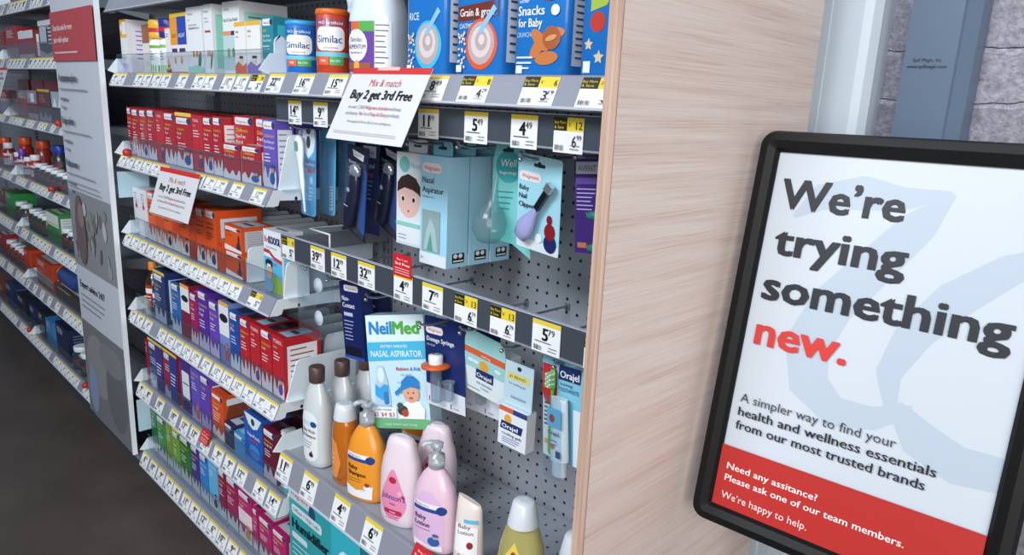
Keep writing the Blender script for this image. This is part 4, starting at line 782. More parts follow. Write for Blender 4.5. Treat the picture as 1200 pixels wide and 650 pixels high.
# ------------------------------------------------------------------ baby bottles on the low shelf
CLR = M('E6ECEE', .16, trans=.2, coat=.4); BRN = M('54403C', .4)
def wash(F):
    F.rrect(-1.05, .5, 1.0, 4.9, .8, 'E9EDF0'); F.rrect(-.75, 3.7, .7, 4.1, .15, 'C9DCEC'); F.ell(.6, 3.9, .33, .27, '1E4E86'); F.text('Baby Wash', -.8, 3.1, .3, '14161A', w=1.6, bold=.03); F.text('& Shampoo', -.8, 2.65, .3, '14161A', w=1.65, bold=.03); F.lines(-.75, 2.2, .5, 3, .25, .06, '7A828A'); F.ell(.3, 1.1, .25, .2, '3A2A2A'); F.ell(.35, 1.35, .1, .1, 'A03030')
pr = [(.85, 0), (.98, .12), (1, .6), (1, 4.2), (.93, 5.2), (.72, 6.4), (.5, 7.1), (.42, 7.35)]
for k, (y, lb) in enumerate(((-9.9, 'front clear baby wash bottle with a brown cap'), (-7.5, 'clear baby wash bottle with a brown cap, second in line'), (-5.1, 'clear baby wash bottle with a brown cap, third in line by the dark blue pack'))):
    lathe_bottle('baby_wash_bottle', (-20.2, y, .03), .1, pr, CLR, 2.4, 1.45, .95, lb, wash, mk_cap([(.62, 0), (.66, .05), (.66, 1.25), (.58, 1.35)], BRN, 7.35), 'clear baby wash bottles')
AMB = M('D97A1E', .12, trans=.3, coat=.5)
lathe_bottle('baby_shampoo_bottle', (-16.1, -9.8, .03), .1, [(.85, 0), (1, .15), (1, 3.6), (.93, 4.8), (.78, 5.6), (.7, 5.75)], AMB, 2.2, 1.15, .95, 'slim amber shampoo bottle with a white dome cap', lambda F: (F.poly([(-.9, .7), (.1, .6), (.5, 2.0), (.1, 3.6), (-.9, 4.2)], 'E8924A'), F.lines(-.8, 2.6, -.1, 3, .4, .08, 'F4D0A8')), mk_cap([(.92, 0), (.94, .1), (.8, .9), (.72, 1.25), (.5, 1.32)], PLW, 5.5))
OB = M('F09A2E', .3, coat=.4)
def oshamp(F):
    F.rrect(-1.3, 3.35, 1.0, 3.95, .25, 'E8ECF2'); F.rect(-1.25, 3.35, .8, 3.62, '2C4A8A'); F.ell(.95, 3.6, .36, .32, '1C3E80'); F.text('Walgreens', -1.15, 3.7, .16, 'B03038', w=1.3); F.text('Baby', -1.1, 2.65, .38, '14161A', w=1.0, bold=.04); F.text('Shampoo', -1.1, 2.15, .38, '14161A', w=1.75, bold=.04); F.lines(-1.05, 1.85, .3, 2, .22, .05, '9A5A1A')
    F.poly([(-1.3, .35), (1.15, .35), (1.2, 1.5), (.8, 1.2), (-.2, .95), (-1.35, 1.25)], 'F0F2F4'); F.ell(.75, 1.35, .28, .25, 'EAF4FA'); F.ell(.75, 1.55, .22, .16, 'A83A2E')
def pump(dz, mat):
    def g_(o):
        b = MB(); b.lathe([(.55, 0), (.58, .1), (.56, .9), (.3, 1.0), (.28, 1.35), (.42, 1.45), (.44, 1.75), (.3, 1.85)], mat, n=20); pp = b.build('pump', o, (0, 0, dz)); b = MB(); b.tube([(0, 0, 1.75), (-.3, -.25, 1.85), (-.6, -.5, 1.8), (-.75, -.62, 1.6)], .2, mat); b.build('nozzle', pp)
    return g_
PCL = M('DCE4EA', .12, trans=.6, coat=.5)
prb = [(.85, 0), (.97, .15), (1, .7), (1, 2.8), (.95, 3.8), (.8, 4.8), (.55, 5.6), (.35, 6.0), (.3, 6.1)]
for y, lb in ((-9.8, 'orange baby shampoo bottle with a clear pump'), (-4.6, 'second orange shampoo bottle behind the front one')):
    lathe_bottle('baby_shampoo_bottle', (-13.0, y, .03), .32, prb, OB, 2.3, 1.75, 1.05, lb, oshamp, pump(6.1, PCL), 'orange baby shampoo bottles')
PK = M('EAD9E2', .28, coat=.4)
def jj(F):
    n = 24; pts = []
    for i in range(n):
        a = 2 * math.pi * i / n; r_ = 1.2; x = math.sin(a) * r_ * (1 if math.cos(a) < 0 else (1 - .55 * math.cos(a))); z = 2.1 + (-math.cos(math.pi - a)) * 1.5
        pts.append((x * .95 - .1, z if math.cos(a) < 0 else 2.1 + math.cos(a) * 2.5))
    F.poly(pts, 'E88FB4'); F.ell(-.1, 3.75, .33, .26, 'B82A40', n=14); F.text("Johnson's", -1.15, 2.2, .48, '2C4690', w=2.1, bold=.03, sh=.1); F.text('baby', -.35, 1.8, .2, 'B02A5A', w=.55, bold=.02); F.rrect(-.85, 1.05, .7, 1.42, .15, 'B82A50'); F.text('lotion', -.3, 1.15, .16, 'FFFFFF'); F.ell(.55, 2.85, .2, .2, 'F0B0CC', n=14); F.ell(.8, 2.6, .14, .14, 'C8304A', n=12); F.lines(-.7, .85, .6, 2, .2, .05, 'C86A92')
prj = [(.8, 0), (.94, .2), (1, .8), (1, 3.0), (.96, 4.2), (.86, 5.1), (.74, 5.7), (.66, 6.4), (.56, 6.75), (.3, 6.9)]
for y, lb in ((-9.9, 'pink Johnson\'s lotion bottle with a teardrop label'), (-6.6, 'second pink lotion bottle behind the teardrop-labelled one')):
    lathe_bottle('baby_lotion_bottle', (-8.4, y, .03), .32, prj, PK, 2.3, 1.7, 1.0, lb, jj, None, 'pink teardrop lotion bottles')
PK2 = M('E8C6D6', .28, coat=.4)
def bl(F):
    F.poly([(-1.25, .3), (1.2, .3), (1.25, 2.6), (.9, 3.9), (.2, 4.6), (-.6, 4.5), (-1.1, 3.7), (-1.3, 2.4)], 'DDB8DC'); F.rrect(-1.3, 3.15, 1.1, 3.75, .25, 'E8ECF4'); F.rect(-1.25, 3.15, .85, 3.42, '2C4A8A'); F.ell(1.0, 3.4, .36, .32, '1C3E80'); F.text('Walgreens', -1.2, 3.5, .16, 'B03038', w=1.3)
    F.text('Baby', -1.1, 2.5, .36, '14161A', w=1.0, bold=.04); F.text('Lotion', -1.1, 2.0, .36, '14161A', w=1.3, bold=.04); F.lines(-1.05, 1.75, .3, 1, .22, .05, '8A5A7A'); F.poly([(-1.2, .3), (1.15, .3), (1.1, .75), (.2, .6), (-1.2, .9)], 'F0EEF4'); F.ell(.5, 1.0, .45, .35, '2C62A8'); F.ell(.65, 1.4, .22, .18, 'D9A27E'); F.ell(.65, 1.5, .24, .12, '2C62A8')
lathe_bottle('baby_lotion_bottle', (-4.4, -9.9, .03), .32, prb, PK2, 2.3, 1.75, 1.05, 'pink baby lotion bottle with a clear pump dispenser', bl, pump(6.1, PCL))
# slanted tube
b = MB(); rings = []
for i in range(11):
    z = 5.6 * i / 10; wx = 1.05 * (1 - .25 * (i / 10) ** 2); wy = .85 * (1 - .75 * (i / 10) ** 1.5)
    rings.append([(wx * math.cos(a) + .0, wy * math.sin(a), z - (0.9 * (wx * math.cos(a) + 1) / 2 if i == 10 else (.35 * (wx * math.cos(a) + 1) / 2 if i == 9 else 0))) for a in [2 * math.pi * k / 24 for k in range(24)]])
b.loft(rings, M('E9DCD4', .3, coat=.3)); F = Face(b, lambda u, v, h: (u, -.86 * (1 - .75 * (max(v, 0) / 5.6) ** 1.5) * math.sqrt(max(0, 1 - (u / 1.08) ** 2)) - h - .015, v), True)
F.poly([(-.8, 1.6), (.8, 1.5), (.75, 3.4), (-.75, 3.6)], 'F2F0F0'); F.text('Baby', -.6, 3.3, .28, '2C2A2C', w=.9, bold=.02); F.text('Lotion', -.6, 2.9, .28, '2C2A2C', w=1.1, bold=.02); F.rect(-.2, 3.7, .75, 3.95, '5AB8DC'); F.ell(.3, 2.2, .22, .25, '8A2A2A'); F.rect(-.75, .4, .75, 1.3, 'D8E4EC'); F.text('Aveeno', -.55, 1.35, .2, 'B05030', w=1.0)
o = b.build('lotion_tube', loc=(-.9, -9.9, .03), rot=(0, 0, .5)); tag(o, 'cream lotion tube with a slanted top between the pink pump bottle and yellow shampoo', 'tube')
YL = M('D9CF82', .1, trans=.45, coat=.5)
lathe_bottle('baby_shampoo_bottle', (3.4, -9.3, .03), .3, [(.85, 0), (1, .2), (1, 2.6), (.9, 3.8), (.7, 4.9), (.6, 5.3)], YL, 2.3, 1.6, 1.05, 'clear yellow shampoo bottle with a white tapered cap', lambda F: (F.poly([(-1.15, .5), (.9, .4), (1.0, 2.0), (.5, 3.3), (-.1, 4.3), (-.7, 3.3), (-1.2, 2.0)], 'E8CE5A'), F.ell(-.1, 3.4, .2, .3, 'A83048', n=14), F.text('baby', -.6, 2.2, .3, '8A2A3A', w=1.0)), mk_cap([(1.0, 0), (1.0, .12), (.72, 1.45), (.6, 1.6), (.3, 1.63)], PLW, 5.25))
lathe_bottle('baby_bath_bottle', (7.6, -9.2, .03), .3, [(.85, 0), (1, .2), (1, 2.6), (.9, 3.8), (.7, 4.7), (.6, 5.0)], M('CFC8E2', .2, coat=.4), 2.3, 1.6, 1.05, 'lavender bath bottle with a white cap next to the wooden end panel', lambda F: (F.poly([(-1.1, .5), (.9, .4), (1.0, 2.0), (0, 3.6), (-1.15, 2.2)], 'B8A8DC'),), mk_cap([(1.0, 0), (1.0, .12), (.72, 1.45), (.6, 1.6), (.3, 1.63)], PLW, 4.9))
# humidifier carton below
b = MB(); b.box(0, 11.5, 0, 8, 0, 11, M('2FA2A8', .4)); F = Face(b, front(0)); F.rect(0, 9.6, 3.6, 11, 'C9D0DA'); F.text('Walgreens', .3, 10.05, .55, 'B03038', w=3.0, bold=.02); F.ell(4.0, 9.6, .55, .7, '24486E')
F.rrect(.5, 8.3, 5.6, 9.2, .3, 'D3E2E8'); F.text('Diffuser + Night Light', .8, 8.58, .36, '1E4E6A', w=4.4, bold=.01); F.text('Humidifier', .5, 6.9, .95, '122A34', w=6.2, bold=.04); F.rrect(.5, 5.9, 3.2, 6.5, .2, 'CFE0E6'); F.lines(.5, 5.3, 5, 4, .5, .12, 'BFE0E4'); F.rect(7.2, 0, 11.5, 11, '35B4C6'); F.ell(9.3, 5.5, 1.6, 3.2, 'D8EEF2')
tag(b.build('humidifier_carton', loc=(-23.6, -11.0, -13.95)), 'large teal humidifier carton under the baby bottle shelf', 'box')
b = MB(); b.box(0, 7, 0, 7, 0, 9.5, M('2E9CC0', .4)); F = Face(b, front(0)); F.rrect(.5, 6, 5.5, 7.4, .3, 'D3E2E8'); F.lines(.6, 5, 5, 4, .6, .15, 'CFE8F0'); tag(b.build('humidifier_carton', loc=(-10.5, -11.0, -13.95)), 'blue carton right of the teal humidifier carton', 'box')

# ------------------------------------------------------------------ peg hooks and hanging packs
CHR = M('9A9DA4', .25, metal=.8)
def hook(x, z, label, yt=-10.35):
    t = empty('peg_hook', (x, 0, z)); b = MB(); b.tube([(0, -.05, 0), (0, yt + .9, 0), (0, yt + .2, .18), (0, yt, .42)], .09, CHR); b.lathe([(.02, -.14), (.13, -.07), (.14, 0), (.13, .07), (.02, .14)], CHR, n=10, cy=yt) ; b.build('wire_prong', t)
    b = MB(); b.box(-.22, .22, -.1, -.02, -.3, .2, STEEL); b.build('hook_plate', t); tag(t, label, 'hook', 'chrome peg hooks')
def hooks(ls):
    for x, z, lb in ls: hook(x, z, 'chrome peg hook holding the ' + lb)
hooks(((-22.6, 27.9, 'pale blue thermometer pack'), (-17.0, 27.5, 'navy trimmer packs'), (-11.2, 27.8, 'baby face nasal box'), (-7.55, 27.75, 'blue nasal aspirator boxes'), (-2.6, 27.9, 'teal bulb pack'), (2.7, 27.65, 'baby nail clipper card'), (6.6, 28.1, 'purple soother card'), (-20.9, 16.9, 'clear pack with two white discs'), (-17.6, 16.6, 'dark blue non-contact pack'), (-12.3, 16.3, 'NeilMed box'), (-6.0, 15.8, 'dosage syringe card'), (-1.9, 16.5, 'white teething box'), (1.9, 16.4, 'cooling gel pack'), (6.0, 16.6, 'toothbrush pack')))
def rotm(yaw, tilt, roll):
    """card frame: X to the right, Z up, face towards -Y; origin top-left"""
    yaw, tilt, roll = map(math.radians, (yaw, tilt, roll))
    X = Vector((math.cos(yaw), math.sin(yaw), 0)); N0 = Vector((-math.sin(yaw), math.cos(yaw), 0)); Z = Vector((0, 0, 1))
    U = math.cos(tilt) * Z + math.sin(tilt) * N0
    X2 = math.cos(roll) * X + math.sin(roll) * U; U2 = -math.sin(roll) * X + math.cos(roll) * U; Y2 = U2.cross(X2)
    return Matrix((X2, Y2, U2)).transposed().to_euler()
def hang(name, pos, ypr, mbs, label, cat='pack', group=None):
    o = mbs[0][1].build(name, loc=pos, rot=rotm(*ypr))
    for n_, m_ in mbs[1:]: m_.build(n_, o)
    return tag(o, label, cat, group)
def slot(F, u, v, c='2A2D33'): F.rrect(u - .45, v - .1, u + .45, v + .1, .09, c); F.ell(u, v + .05, .16, .18, c, n=10)
def logo(F, u, v, w=1.5, h=.42): F.rrect(u, v, u + w, v + h, h * .45, 'EFE6EA'); F.text('Walgreens', u + w * .1, v + h * .3, h * .42, 'B8303A', w=w * .8, bold=.02, sh=.1)
# thermometer pack
b = MB(); b.prism(rr(0, -7.0, 2.6, 0, .35), 0, .03, M('4FA8D4', .35), 'y'); F = Face(b, front(0)); F.poly([(.35, -.1), (2.3, -.1), (2.45, -1.0), (2.2, -1.8), (1.3, -2.4), (.4, -1.8), (.15, -1.0)], 'DCE8F0'); F.poly([(.8, -.1), (1.8, -.1), (1.6, -.45), (1.0, -.45)], '2A3038'); F.ell(1.3, -1.1, .36, .5, '1E4038', n=14); F.rect(.1, -3.2, 2.5, -2.5, '2E6CA8'); F.text('SpeedRead', .6, -2.95, .28, 'E8F2F8', w=1.8); F.rect(1.1, -3.5, 2.4, -3.2, 'C03038'); F.ell(1.85, -4.1, .3, .32, 'D0E4F0'); F.lines(1.4, -4.8, 2.3, 4, .3, .08, 'CFE6F2')
c = MB(); c.lathe([(.01, .01, 0), (.08, .07, .1), (.09, .08, 1.2), (.2, .14, 2.0), (.26, .16, 3.4), (.42, .2, 4.2), (.5, .22, 4.8), (.35, .2, 5.3), (.05, .05, 5.45)], M('E8EEF2', .25, coat=.4), n=16); G = Face(c, lambda u, v, h: (u, -.24 - h, v)); G.rrect(-.22, 4.3, .22, 5.0, .15, '5A9A8A')
o = hang('thermometer_pack', (-23.95, -8.7, 27.9), (-3.9, 1.6, .5), [('card', b)], 'pale blue thermometer pack hanging beside the purple carton'); q = c.build('thermometer', o, (1.75, -.5, -6.7), rot=(0, -.2, 0)); q.scale = (1.25, 1.25, 1.15); c2 = MB(); c2.prism(rr(.1, -6.9, 2.5, -2.3, .4), -.12, -.1, BLIST, 'y'); c2.build('clear_blister', o)
for j in range(2):
    b = MB(); b.prism(rr(0, -7.0, 2.6, 0, .35), 0, .03, M('5CB0D8', .35), 'y'); b.prism(rr(.2, -6.9, 2.4, -1, .4), -.5, -.03, BLIST, 'y'); F = Face(b, front(0)); F.rect(1.7, -6.6, 2.2, -4.6, 'DDE4EA'); F.lines(1.75, -4.8, 2.15, 7, .25, .06, '3A4048')
    hang('thermometer_pack', (-23.7 + .1 * j, -7.1 + 1.7 * j, 27.9), (-3, 1.6, 0), [('card', b)], 'pale blue thermometer pack %s behind the front one' % ('directly', 'second')[j], group='thermometer packs at the back')
# digital card
b = MB(); b.box(0, 2.3, 0, .03, -7.2, 0, M('1E2A5E', .35)); F = Face(b, front(0)); F.rect(.1, -1.1, 1.9, -.2, 'D8DCE4'); F.text('Walgreens', .2, -.8, .3, 'B8303A', w=1.4, bold=.02); F.text('Digital', .2, -1.9, .38, 'E8ECF4', w=1.5, bold=.02); F.rect(.2, -2.6, 1.5, -2.3, 'C03038'); F.lines(.2, -3.0, 1.5, 5, .35, .08, 'AAB4D0')
hang('thermometer_card', (-19.2, -6.0, 27.0), (0, 0, 0), [('card', b)], 'narrow navy card reading Digital behind the trimmer pack')
for j in range(2):
    b = MB(); b.prism([(0, 0), (2.9, 0), (2.9, -1), (2.75, -7.3), (.9, -6.8), (-.3, -6.4), (0, -1)], 0, .04, M('161A34', .35), 'y'); F = Face(b, front(0)); F.poly([(.7, -.3), (2.3, -.6), (2.2, -1.1), (.9, -.8)], 'C8CEDA'); F.text('Walgreens', .95, -.78, .2, 'B8303A', w=1.1); F.text('Trimmer', .25, -1.4, .25, 'E8ECF4', w=1.0); F.poly([(1.6, -1.5), (2.8, -1.8), (2.7, -6.8), (1.7, -6.2)], '23509E'); F.lines(.2, -1.8, 1.0, 3, .3, .07, 'AAB4D0')
    c = MB(); c.lathe([(.3, .25, 0), (.5, .35, .3), (.55, .38, 2.0), (.5, .34, 3.2), (.35, .3, 3.6)], M('1B2038', .3, coat=.4), n=18); hh = MB(); hh.lathe([(.42, .3, 3.6), (.5, .32, 3.75), (.42, .3, 4.1), (.2, .2, 4.25)], M('B8C0CC', .2, metal=.7), n=18)
    G = Face(c, lambda u, v, h: (u, -.36 - h, v)); G.ell(0, 2.6, .15, .15, '9AA4B8'); G.rect(-.2, 1.5, .2, 1.56, 'B8C0CC')
    o = hang('trimmer_pack', (-18.5 + 1.25 * j * .5, -7.8 + 2.6 * j, 27.0 + .1 * j), (0, 0, -4), [('card', b)], 'navy trimmer blister pack, %s' % ('in front', 'hanging behind the first')[j], group='navy trimmer packs'); q = c.build('trimmer', o, (1.0, -.5, -6.3), rot=(0, .2, 0)); q.scale = (1.35, 1.1, 1.2); hh.build('metal_head', q); c = MB(); c.prism([(.1, -1.2), (2.8, -1.2), (2.7, -7.1), (.9, -6.6), (-.2, -6.2)], -.12, -.1, BLIST, 'y'); c.build('clear_blister', o)
# nasal boxes
def facebox():
    b = MB(); b.box(0, 3.1, 0, 1.5, -6.7, 0, M('E4ECF0', .4)); F = Face(b, front(0)); F.ell(.95, -.85, .62, .58, '7CC4C0', n=20); F.text('Nosey', 1.7, -1.05, .42, '4AA8C4', w=1.3); F.rect(0, -6.7, 3.1, -6.5, 'CFE0E8'); F.ell(1.45, -3.2, 1.35, 1.45, 'E6C3B6', n=28)
    F.poly([(.1, -2.9), (.15, -2.2), (.6, -1.75), (1.4, -1.5), (2.3, -1.75), (2.8, -2.3), (2.85, -3.0), (2.5, -2.8), (1.9, -2.6), (1.0, -2.5), (.5, -2.7)], '3C2A26'); F.ell(.8, -3.3, .23, .23, 'F2F2F2'); F.ell(2.1, -3.3, .23, .23, 'F2F2F2'); F.ell(.82, -3.32, .16, .18, '1A1A20'); F.ell(2.08, -3.32, .16, .18, '1A1A20'); F.poly([(1.35, -4.1), (1.6, -4.1), (1.48, -4.3)], 'C03A4A'); F.rect(0, -5.3, 3.1, -5.0, '8CCFC8'); F.lines(.3, -6.0, 1.3, 2, .25, .06, '8A98A4'); return b
def tabmb(w, c): t = MB(); t.prism(rr(w * .15, -.02, w * .85, .95, .2), .7, .74, M(c, .4), 'y'); F = Face(t, front(.7)); slot(F, w * .5, .5); return t
hang('nasal_box', (-12.8, -7.3, 26.85), (0, 0, 0), [('box', facebox()), ('hang_tab', tabmb(3.1, 'DDE8EC'))], 'white nasal care box with a cartoon baby face', 'box')
def nasal():
    b = MB(); b.box(0, 2.9, 0, 1.85, -7.5, 0, M('A2D8EE', .38)); F = Face(b, front(0)); F.rrect(.2, -1.15, 2.2, -.5, .3, 'EFE6EA'); F.text('Walgreens', .35, -.98, .3, 'B8303A', w=1.65, bold=.02, sh=.1); F.text('Nasal', .2, -1.85, .42, '15191E', w=1.25, bold=.04); F.text('Aspirator', .2, -2.5, .42, '15191E', w=2.3, bold=.04); F.text('With Hygiene Filters', .2, -2.85, .13, '22303A', w=1.3)
    F.rect(0, -7.5, 2.9, -6.7, 'E2ECF2'); F.text('3+', .12, -7.2, .25, '22303A'); F.rect(.25, -6.6, 2.2, -3.7, '8FA8AC'); F.poly([(.45, -6.5), (2.0, -6.5), (1.7, -5.0), (1.2, -4.2), (.7, -5.2)], 'A8C4C4'); F.poly([(.8, -6.5), (1.5, -6.5), (1.2, -5.2)], '5AA090')
    G = Face(b, right(2.9)); G.rrect(.5, -7.2, 1.6, -6.5, .1, '14181E'); G.ell(.8, -6.7, .18, .16, 'E8EEF2'); G.ell(1.25, -6.7, .18, .16, 'E8EEF2'); G.rect(.6, -7.1, 1.5, -7.0, 'E8EEF2'); return b
for j, lb in enumerate(('front light blue Nasal Aspirator box', 'middle Nasal Aspirator box behind the front one', 'rearmost Nasal Aspirator box on the same hook')):
    hang('nasal_aspirator_box', (-9.05, -8.0 + 2.05 * j, 26.95), (0, 0, 0), [('box', nasal()), ('hang_tab', tabmb(2.9, '7FC4D8'))], lb, 'box', 'nasal aspirator boxes')
# bulb pack
b = MB(); b.prism([(0.3, 0), (2.6, -.2), (3.1, -7.0), (1.6, -6.2), (-.2, -6.0), (0, -1)], 0, .03, M('7FD0CE', .35), 'y'); F = Face(b, front(0)); F.ell(1.3, -1.4, 1.05, 1.0, '3FA8AC', n=20); F.text('Well', .6, -1.4, .5, 'E8F6F6', w=1.3, sh=.2); F.text('Beginnings', .55, -1.85, .2, 'E8F6F6', w=1.4); F.lines(.3, -3, 1.8, 4, .35, .08, '3A9498'); slot(F, 1.3, -.4)
c = MB(); c.lathe([(.1, 0), (.8, .15), (1.3, .8), (1.35, 1.5), (1.0, 2.3), (.5, 2.8), (.35, 3.3), (.18, 4.6), (.1, 4.9)], acrylic('bulb_silicone', 'C8E8E8', body=.14, rough=.15), n=24)
o = hang('bulb_aspirator_pack', (-2.8, -7.2, 28.1), (4, 0, 3), [('card', b)], 'teal card with a clear rubber bulb aspirator'); q = c.build('rubber_bulb', o, (.45, -1.1, -6.1), rot=(0, .2, 0)); q.scale = (.8, .8, .9)
# nail clipper card
b = MB(); b.prism(rr(0, -5.6, 3.4, 0, .2), 0, .04, M('A4DAE8', .35), 'y'); F = Face(b, front(0)); F.rect(.02, -5.58, 3.38, -5.0, 'DDE8EE'); slot(F, 1.7, -.55); logo(F, .15, -1.55, 1.7, .55)
for k, s in enumerate(('Baby', 'Nail', 'Clippers')): F.text(s, .15, -2.1 - .5 * k, .3, '14181C', w=(.8, .65, 1.35)[k], bold=.04)
F.ell(2.75, -4.9, .5, .55, '1E2460', n=16); F.ell(2.7, -4.2, .42, .5, '8A1420', n=16); F.ell(2.65, -3.5, .22, .28, '8A1420', n=12); F.ell(1.85, -4.75, .28, .28, 'E8F2F6', n=14)
c = MB(); c.lathe([(.1, .1, 0), (.5, .28, .15), (.62, .32, .8), (.5, .28, 1.4), (.28, .2, 2.0), (.22, .18, 2.4)], M('A9A9DC', .3, coat=.4), n=18)
d = MB(); d.box(-.18, .18, -.14, .1, 2.3, 4.0, M('3A3E46', .25, metal=.8)); d.box(-.24, .24, -.2, .14, 3.8, 4.3, M('C8CED4', .2, metal=.8))
o = hang('nail_clipper_card', (1.12, -8.88, 27.93), (-.7, -5.5, -4.1), [('card', b)], 'light blue Baby Nail Clippers card with lilac clippers', 'pack'); c.build('grip', o, (.6, -.4, -4.9), rot=(0, .6, 0)); d.build('clipper_blades', o, (.6, -.4, -4.9), rot=(0, .6, 0))
# purple soother card
b = MB(); b.box(0, 4.5, 0, .04, -5.6, 0, M('3E2670', .35)); F = Face(b, front(0)); F.rect(.1, -.42, 1.7, -.05, '9A98B4'); F.rect(.1, -1.25, 1.7, -.6, 'B8BAC8'); F.text('AVENT', .25, -1.1, .32, '3A3258', w=1.2); F.rect(.1, -1.8, 1.7, -1.45, '6A52A8'); F.text('Soothie', 2.2, -1.6, .4, 'F0ECF6', w=1.9, bold=.02); F.lines(.15, -2.1, 1.5, 6, .22, .06, 'B8A8DC'); F.rect(.2, -5.3, .8, -5.0, 'B86A50')
c = MB()
for z0 in (-3.6, -5.3): c.lathe([(.2, z0), (.95, z0 + .15), (1.0, z0 + .4), (.4, z0 + .5), (.38, z0 + 1.1), (.1, z0 + 1.3)], M('2E9A86', .2, trans=.4, coat=.4), n=20, cx=2.6, cy=-.9)
hang('soother_card', (4.7, -8.2, 28.25), (4, 0, 5), [('card', b), ('green_soother', c)], 'purple AVENT soother card with green soothers by the wooden panel')
# lower row
c = MB(); c.prism(rr(0, -5.8, 3.0, 0, .3), -1.6, -.02, BLIST, 'y'); d = MB()
for z0 in (-1.6, -4.4): d.lathe([(1.0, 0), (1.05, .1), (1.0, .35), (.6, .4), (.55, .55), (.1, .6)], M('E4E8EC', .3, coat=.3), n=24)
o = hang('clear_security_pack', (-22.3, -8.7, 17.0), (0, 0, 0), [('clear_shell', c)], 'clear plastic pack with two white round discs at the left end of the lower bar')
for z0 in (-1.6, -4.4):
    d = MB(); d.lathe([(.6, 0), (.66, .05), (.6, .14), (.36, .15), (.32, .24), (.1, .26)], M('E4E8EC', .3, coat=.3), n=24); d.build('white_disc', o, (1.5, -.5, z0), rot=(math.pi / 2, 0, 0))
for j in range(2):
    b = MB(); b.box(0, 2.3, 0, 1.2, -6.3, 0, M('16235C' if j == 0 else '1A1F4A', .35)); F = Face(b, front(0)); F.rrect(.5, -.7, 2.1, -.2, .15, 'DDE0E8'); F.text('Walgreens', .65, -.55, .2, 'B8303A', w=1.2)
    F.text('Non-', .2, -1.5, .4, 'F0F2F8', w=.8, bold=.03) if j == 0 else F.text('Blood', .2, -1.5, .32, 'F0F2F8', w=1.0, bold=.03)
    F.text('Contact', .2, -2.05, .4, 'F0F2F8', w=1.4, bold=.03) if j == 0 else F.text('Pressure', .2, -1.95, .32, 'F0F2F8', w=1.5, bold=.03)
    F.rect(.3, -2.75, 1.3, -2.45, 'B8C0D8' if j == 0 else 'C03038'); F.lines(.25, -3.2, 1.4, 6, .3, .07, 'AAB4D0'); F.rect(.1, -6.0, 1.9, -5.3, '0E1222'); F.rect(0, -6.3, 2.3, -6.05, '2E4CA8')
    hang('thermometer_box', (-17.6 - .3 * j, -9.3 + 2.0 * j, 16.45 - .4 * j), (9.6, -3, 3), [('box', b)], ('navy Non-Contact thermometer box left of the NeilMed box', 'second navy box partly behind the NeilMed box')[j], 'box')
def neil():
    w, h = 5.0, 8.75; b = MB(); b.box(0, w, 0, 1.9, -h, 0, M('C3E2EC', .35)); F = Face(b, front(0))
    F.rect(0, -2.0, w, 0, 'D8ECF2'); F.text('Neil', .25, -1.45, 1.0, '2C86C8', w=2.0, bold=.04); F.text('Med', 2.3, -1.45, 1.0, '4FA83C', w=2.3, bold=.04); F.poly([(0, -3.55), (w, -3.35), (w, -2.0), (0, -2.1)], '46B4DC')
    F.text('BATTERY OPERATED', 1.2, -2.5, .22, 'EAF6FA', w=2.3); F.text('NASAL ASPIRATOR', .3, -3.2, .5, 'F4FAFC', w=4.4)
    F.text('Babies', 2.4, -4.25, .28, 'C0384A', w=1.1, bold=.03); F.text('& Kids', 3.6, -4.25, .28, '2C6CB8', w=.9, bold=.03); F.text('ALL AGES', 2.8, -4.65, .15, '6A8A98', w=.9)
    for k in range(3): F.rect(2.4, -5.2 - .4 * k, 4.4 - .3 * k, -5.15 - .4 * k, '8AB4C4')
    F.rect(0, -h, w, -h + .75, '6DB37E'); F.text('CLEAR. PATENT. EASY TO USE', 1.1, -h + .25, .16, 'E0F2E4', w=2.8)
    F.poly([(.75, -3.9), (1.3, -3.9), (1.6, -5.0), (1.75, -6.2), (1.75, -7.6), (.45, -7.6), (.45, -6.2), (.6, -5.0)], 'B4CCDC'); F.poly([(.5, -5.3), (.9, -5.6), (1.3, -5.3), (1.65, -5.4), (1.68, -6.0), (1.1, -6.6), (.45, -6.2)], '3EA0DC'); F.rrect(1.2, -6.9, 1.65, -5.9, .2, '2C7EC0'); F.rect(.45, -7.0, 1.75, -6.95, '8CB0C4'); F.ell(1.05, -4.6, .3, .6, 'D8EAF2')
    F.rrect(.1, -7.95 + .05, 2.2, -6.9 - .2, .05, 'E8EEF2'); F.text('$5', .15, -7.8, .3, 'C0303A', w=.5, bold=.03); F.text('$4', .85, -7.8, .3, 'C0303A', w=.5, bold=.03); F.text('$3', 1.55, -7.8, .3, 'C0303A', w=.5, bold=.03); F.text('2 OR MORE', .3, -7.35, .12, '22406A', w=1.5)
    F.poly([(2.5, -7.95), (4.6, -7.95), (4.7, -7.2), (4.3, -6.6), (3.4, -6.5), (2.7, -6.9), (2.4, -7.5)], 'EEF0F2'); F.ell(3.6, -6.0, .68, .72, 'DDA98A', n=20); F.ell(3.35, -5.95, .07, .07, '2A1E1A', n=8); F.ell(3.8, -5.95, .07, .07, '2A1E1A', n=8); F.ell(3.58, -6.35, .18, .09, 'B0505A', n=10)
    F.poly([(2.2, -5.9), (2.3, -6.2), (2.9, -5.75), (3.6, -5.5), (4.35, -5.65), (4.3, -5.0), (3.9, -4.65), (3.3, -4.65), (2.85, -5.05), (2.75, -5.5)], '2C80C4'); F.ell(2.8, -7.3, .45, .4, '3A4038', n=14); F.ell(2.6, -6.95, .28, .26, '4A5248', n=12); F.ell(3.0, -7.5, .3, .3, 'B04A3A', n=12)
    T_ = Face(b, topf(0)); T_.rect(.1, .1, w - .1, 1.7, '9FC8D4'); return b
hang('nasal_aspirator_carton', (-14.8, -8.75, 14.2), (24.1, 7.4, 9.5), [('box', neil())], 'light blue NeilMed nasal aspirator carton hanging at the front', 'box')
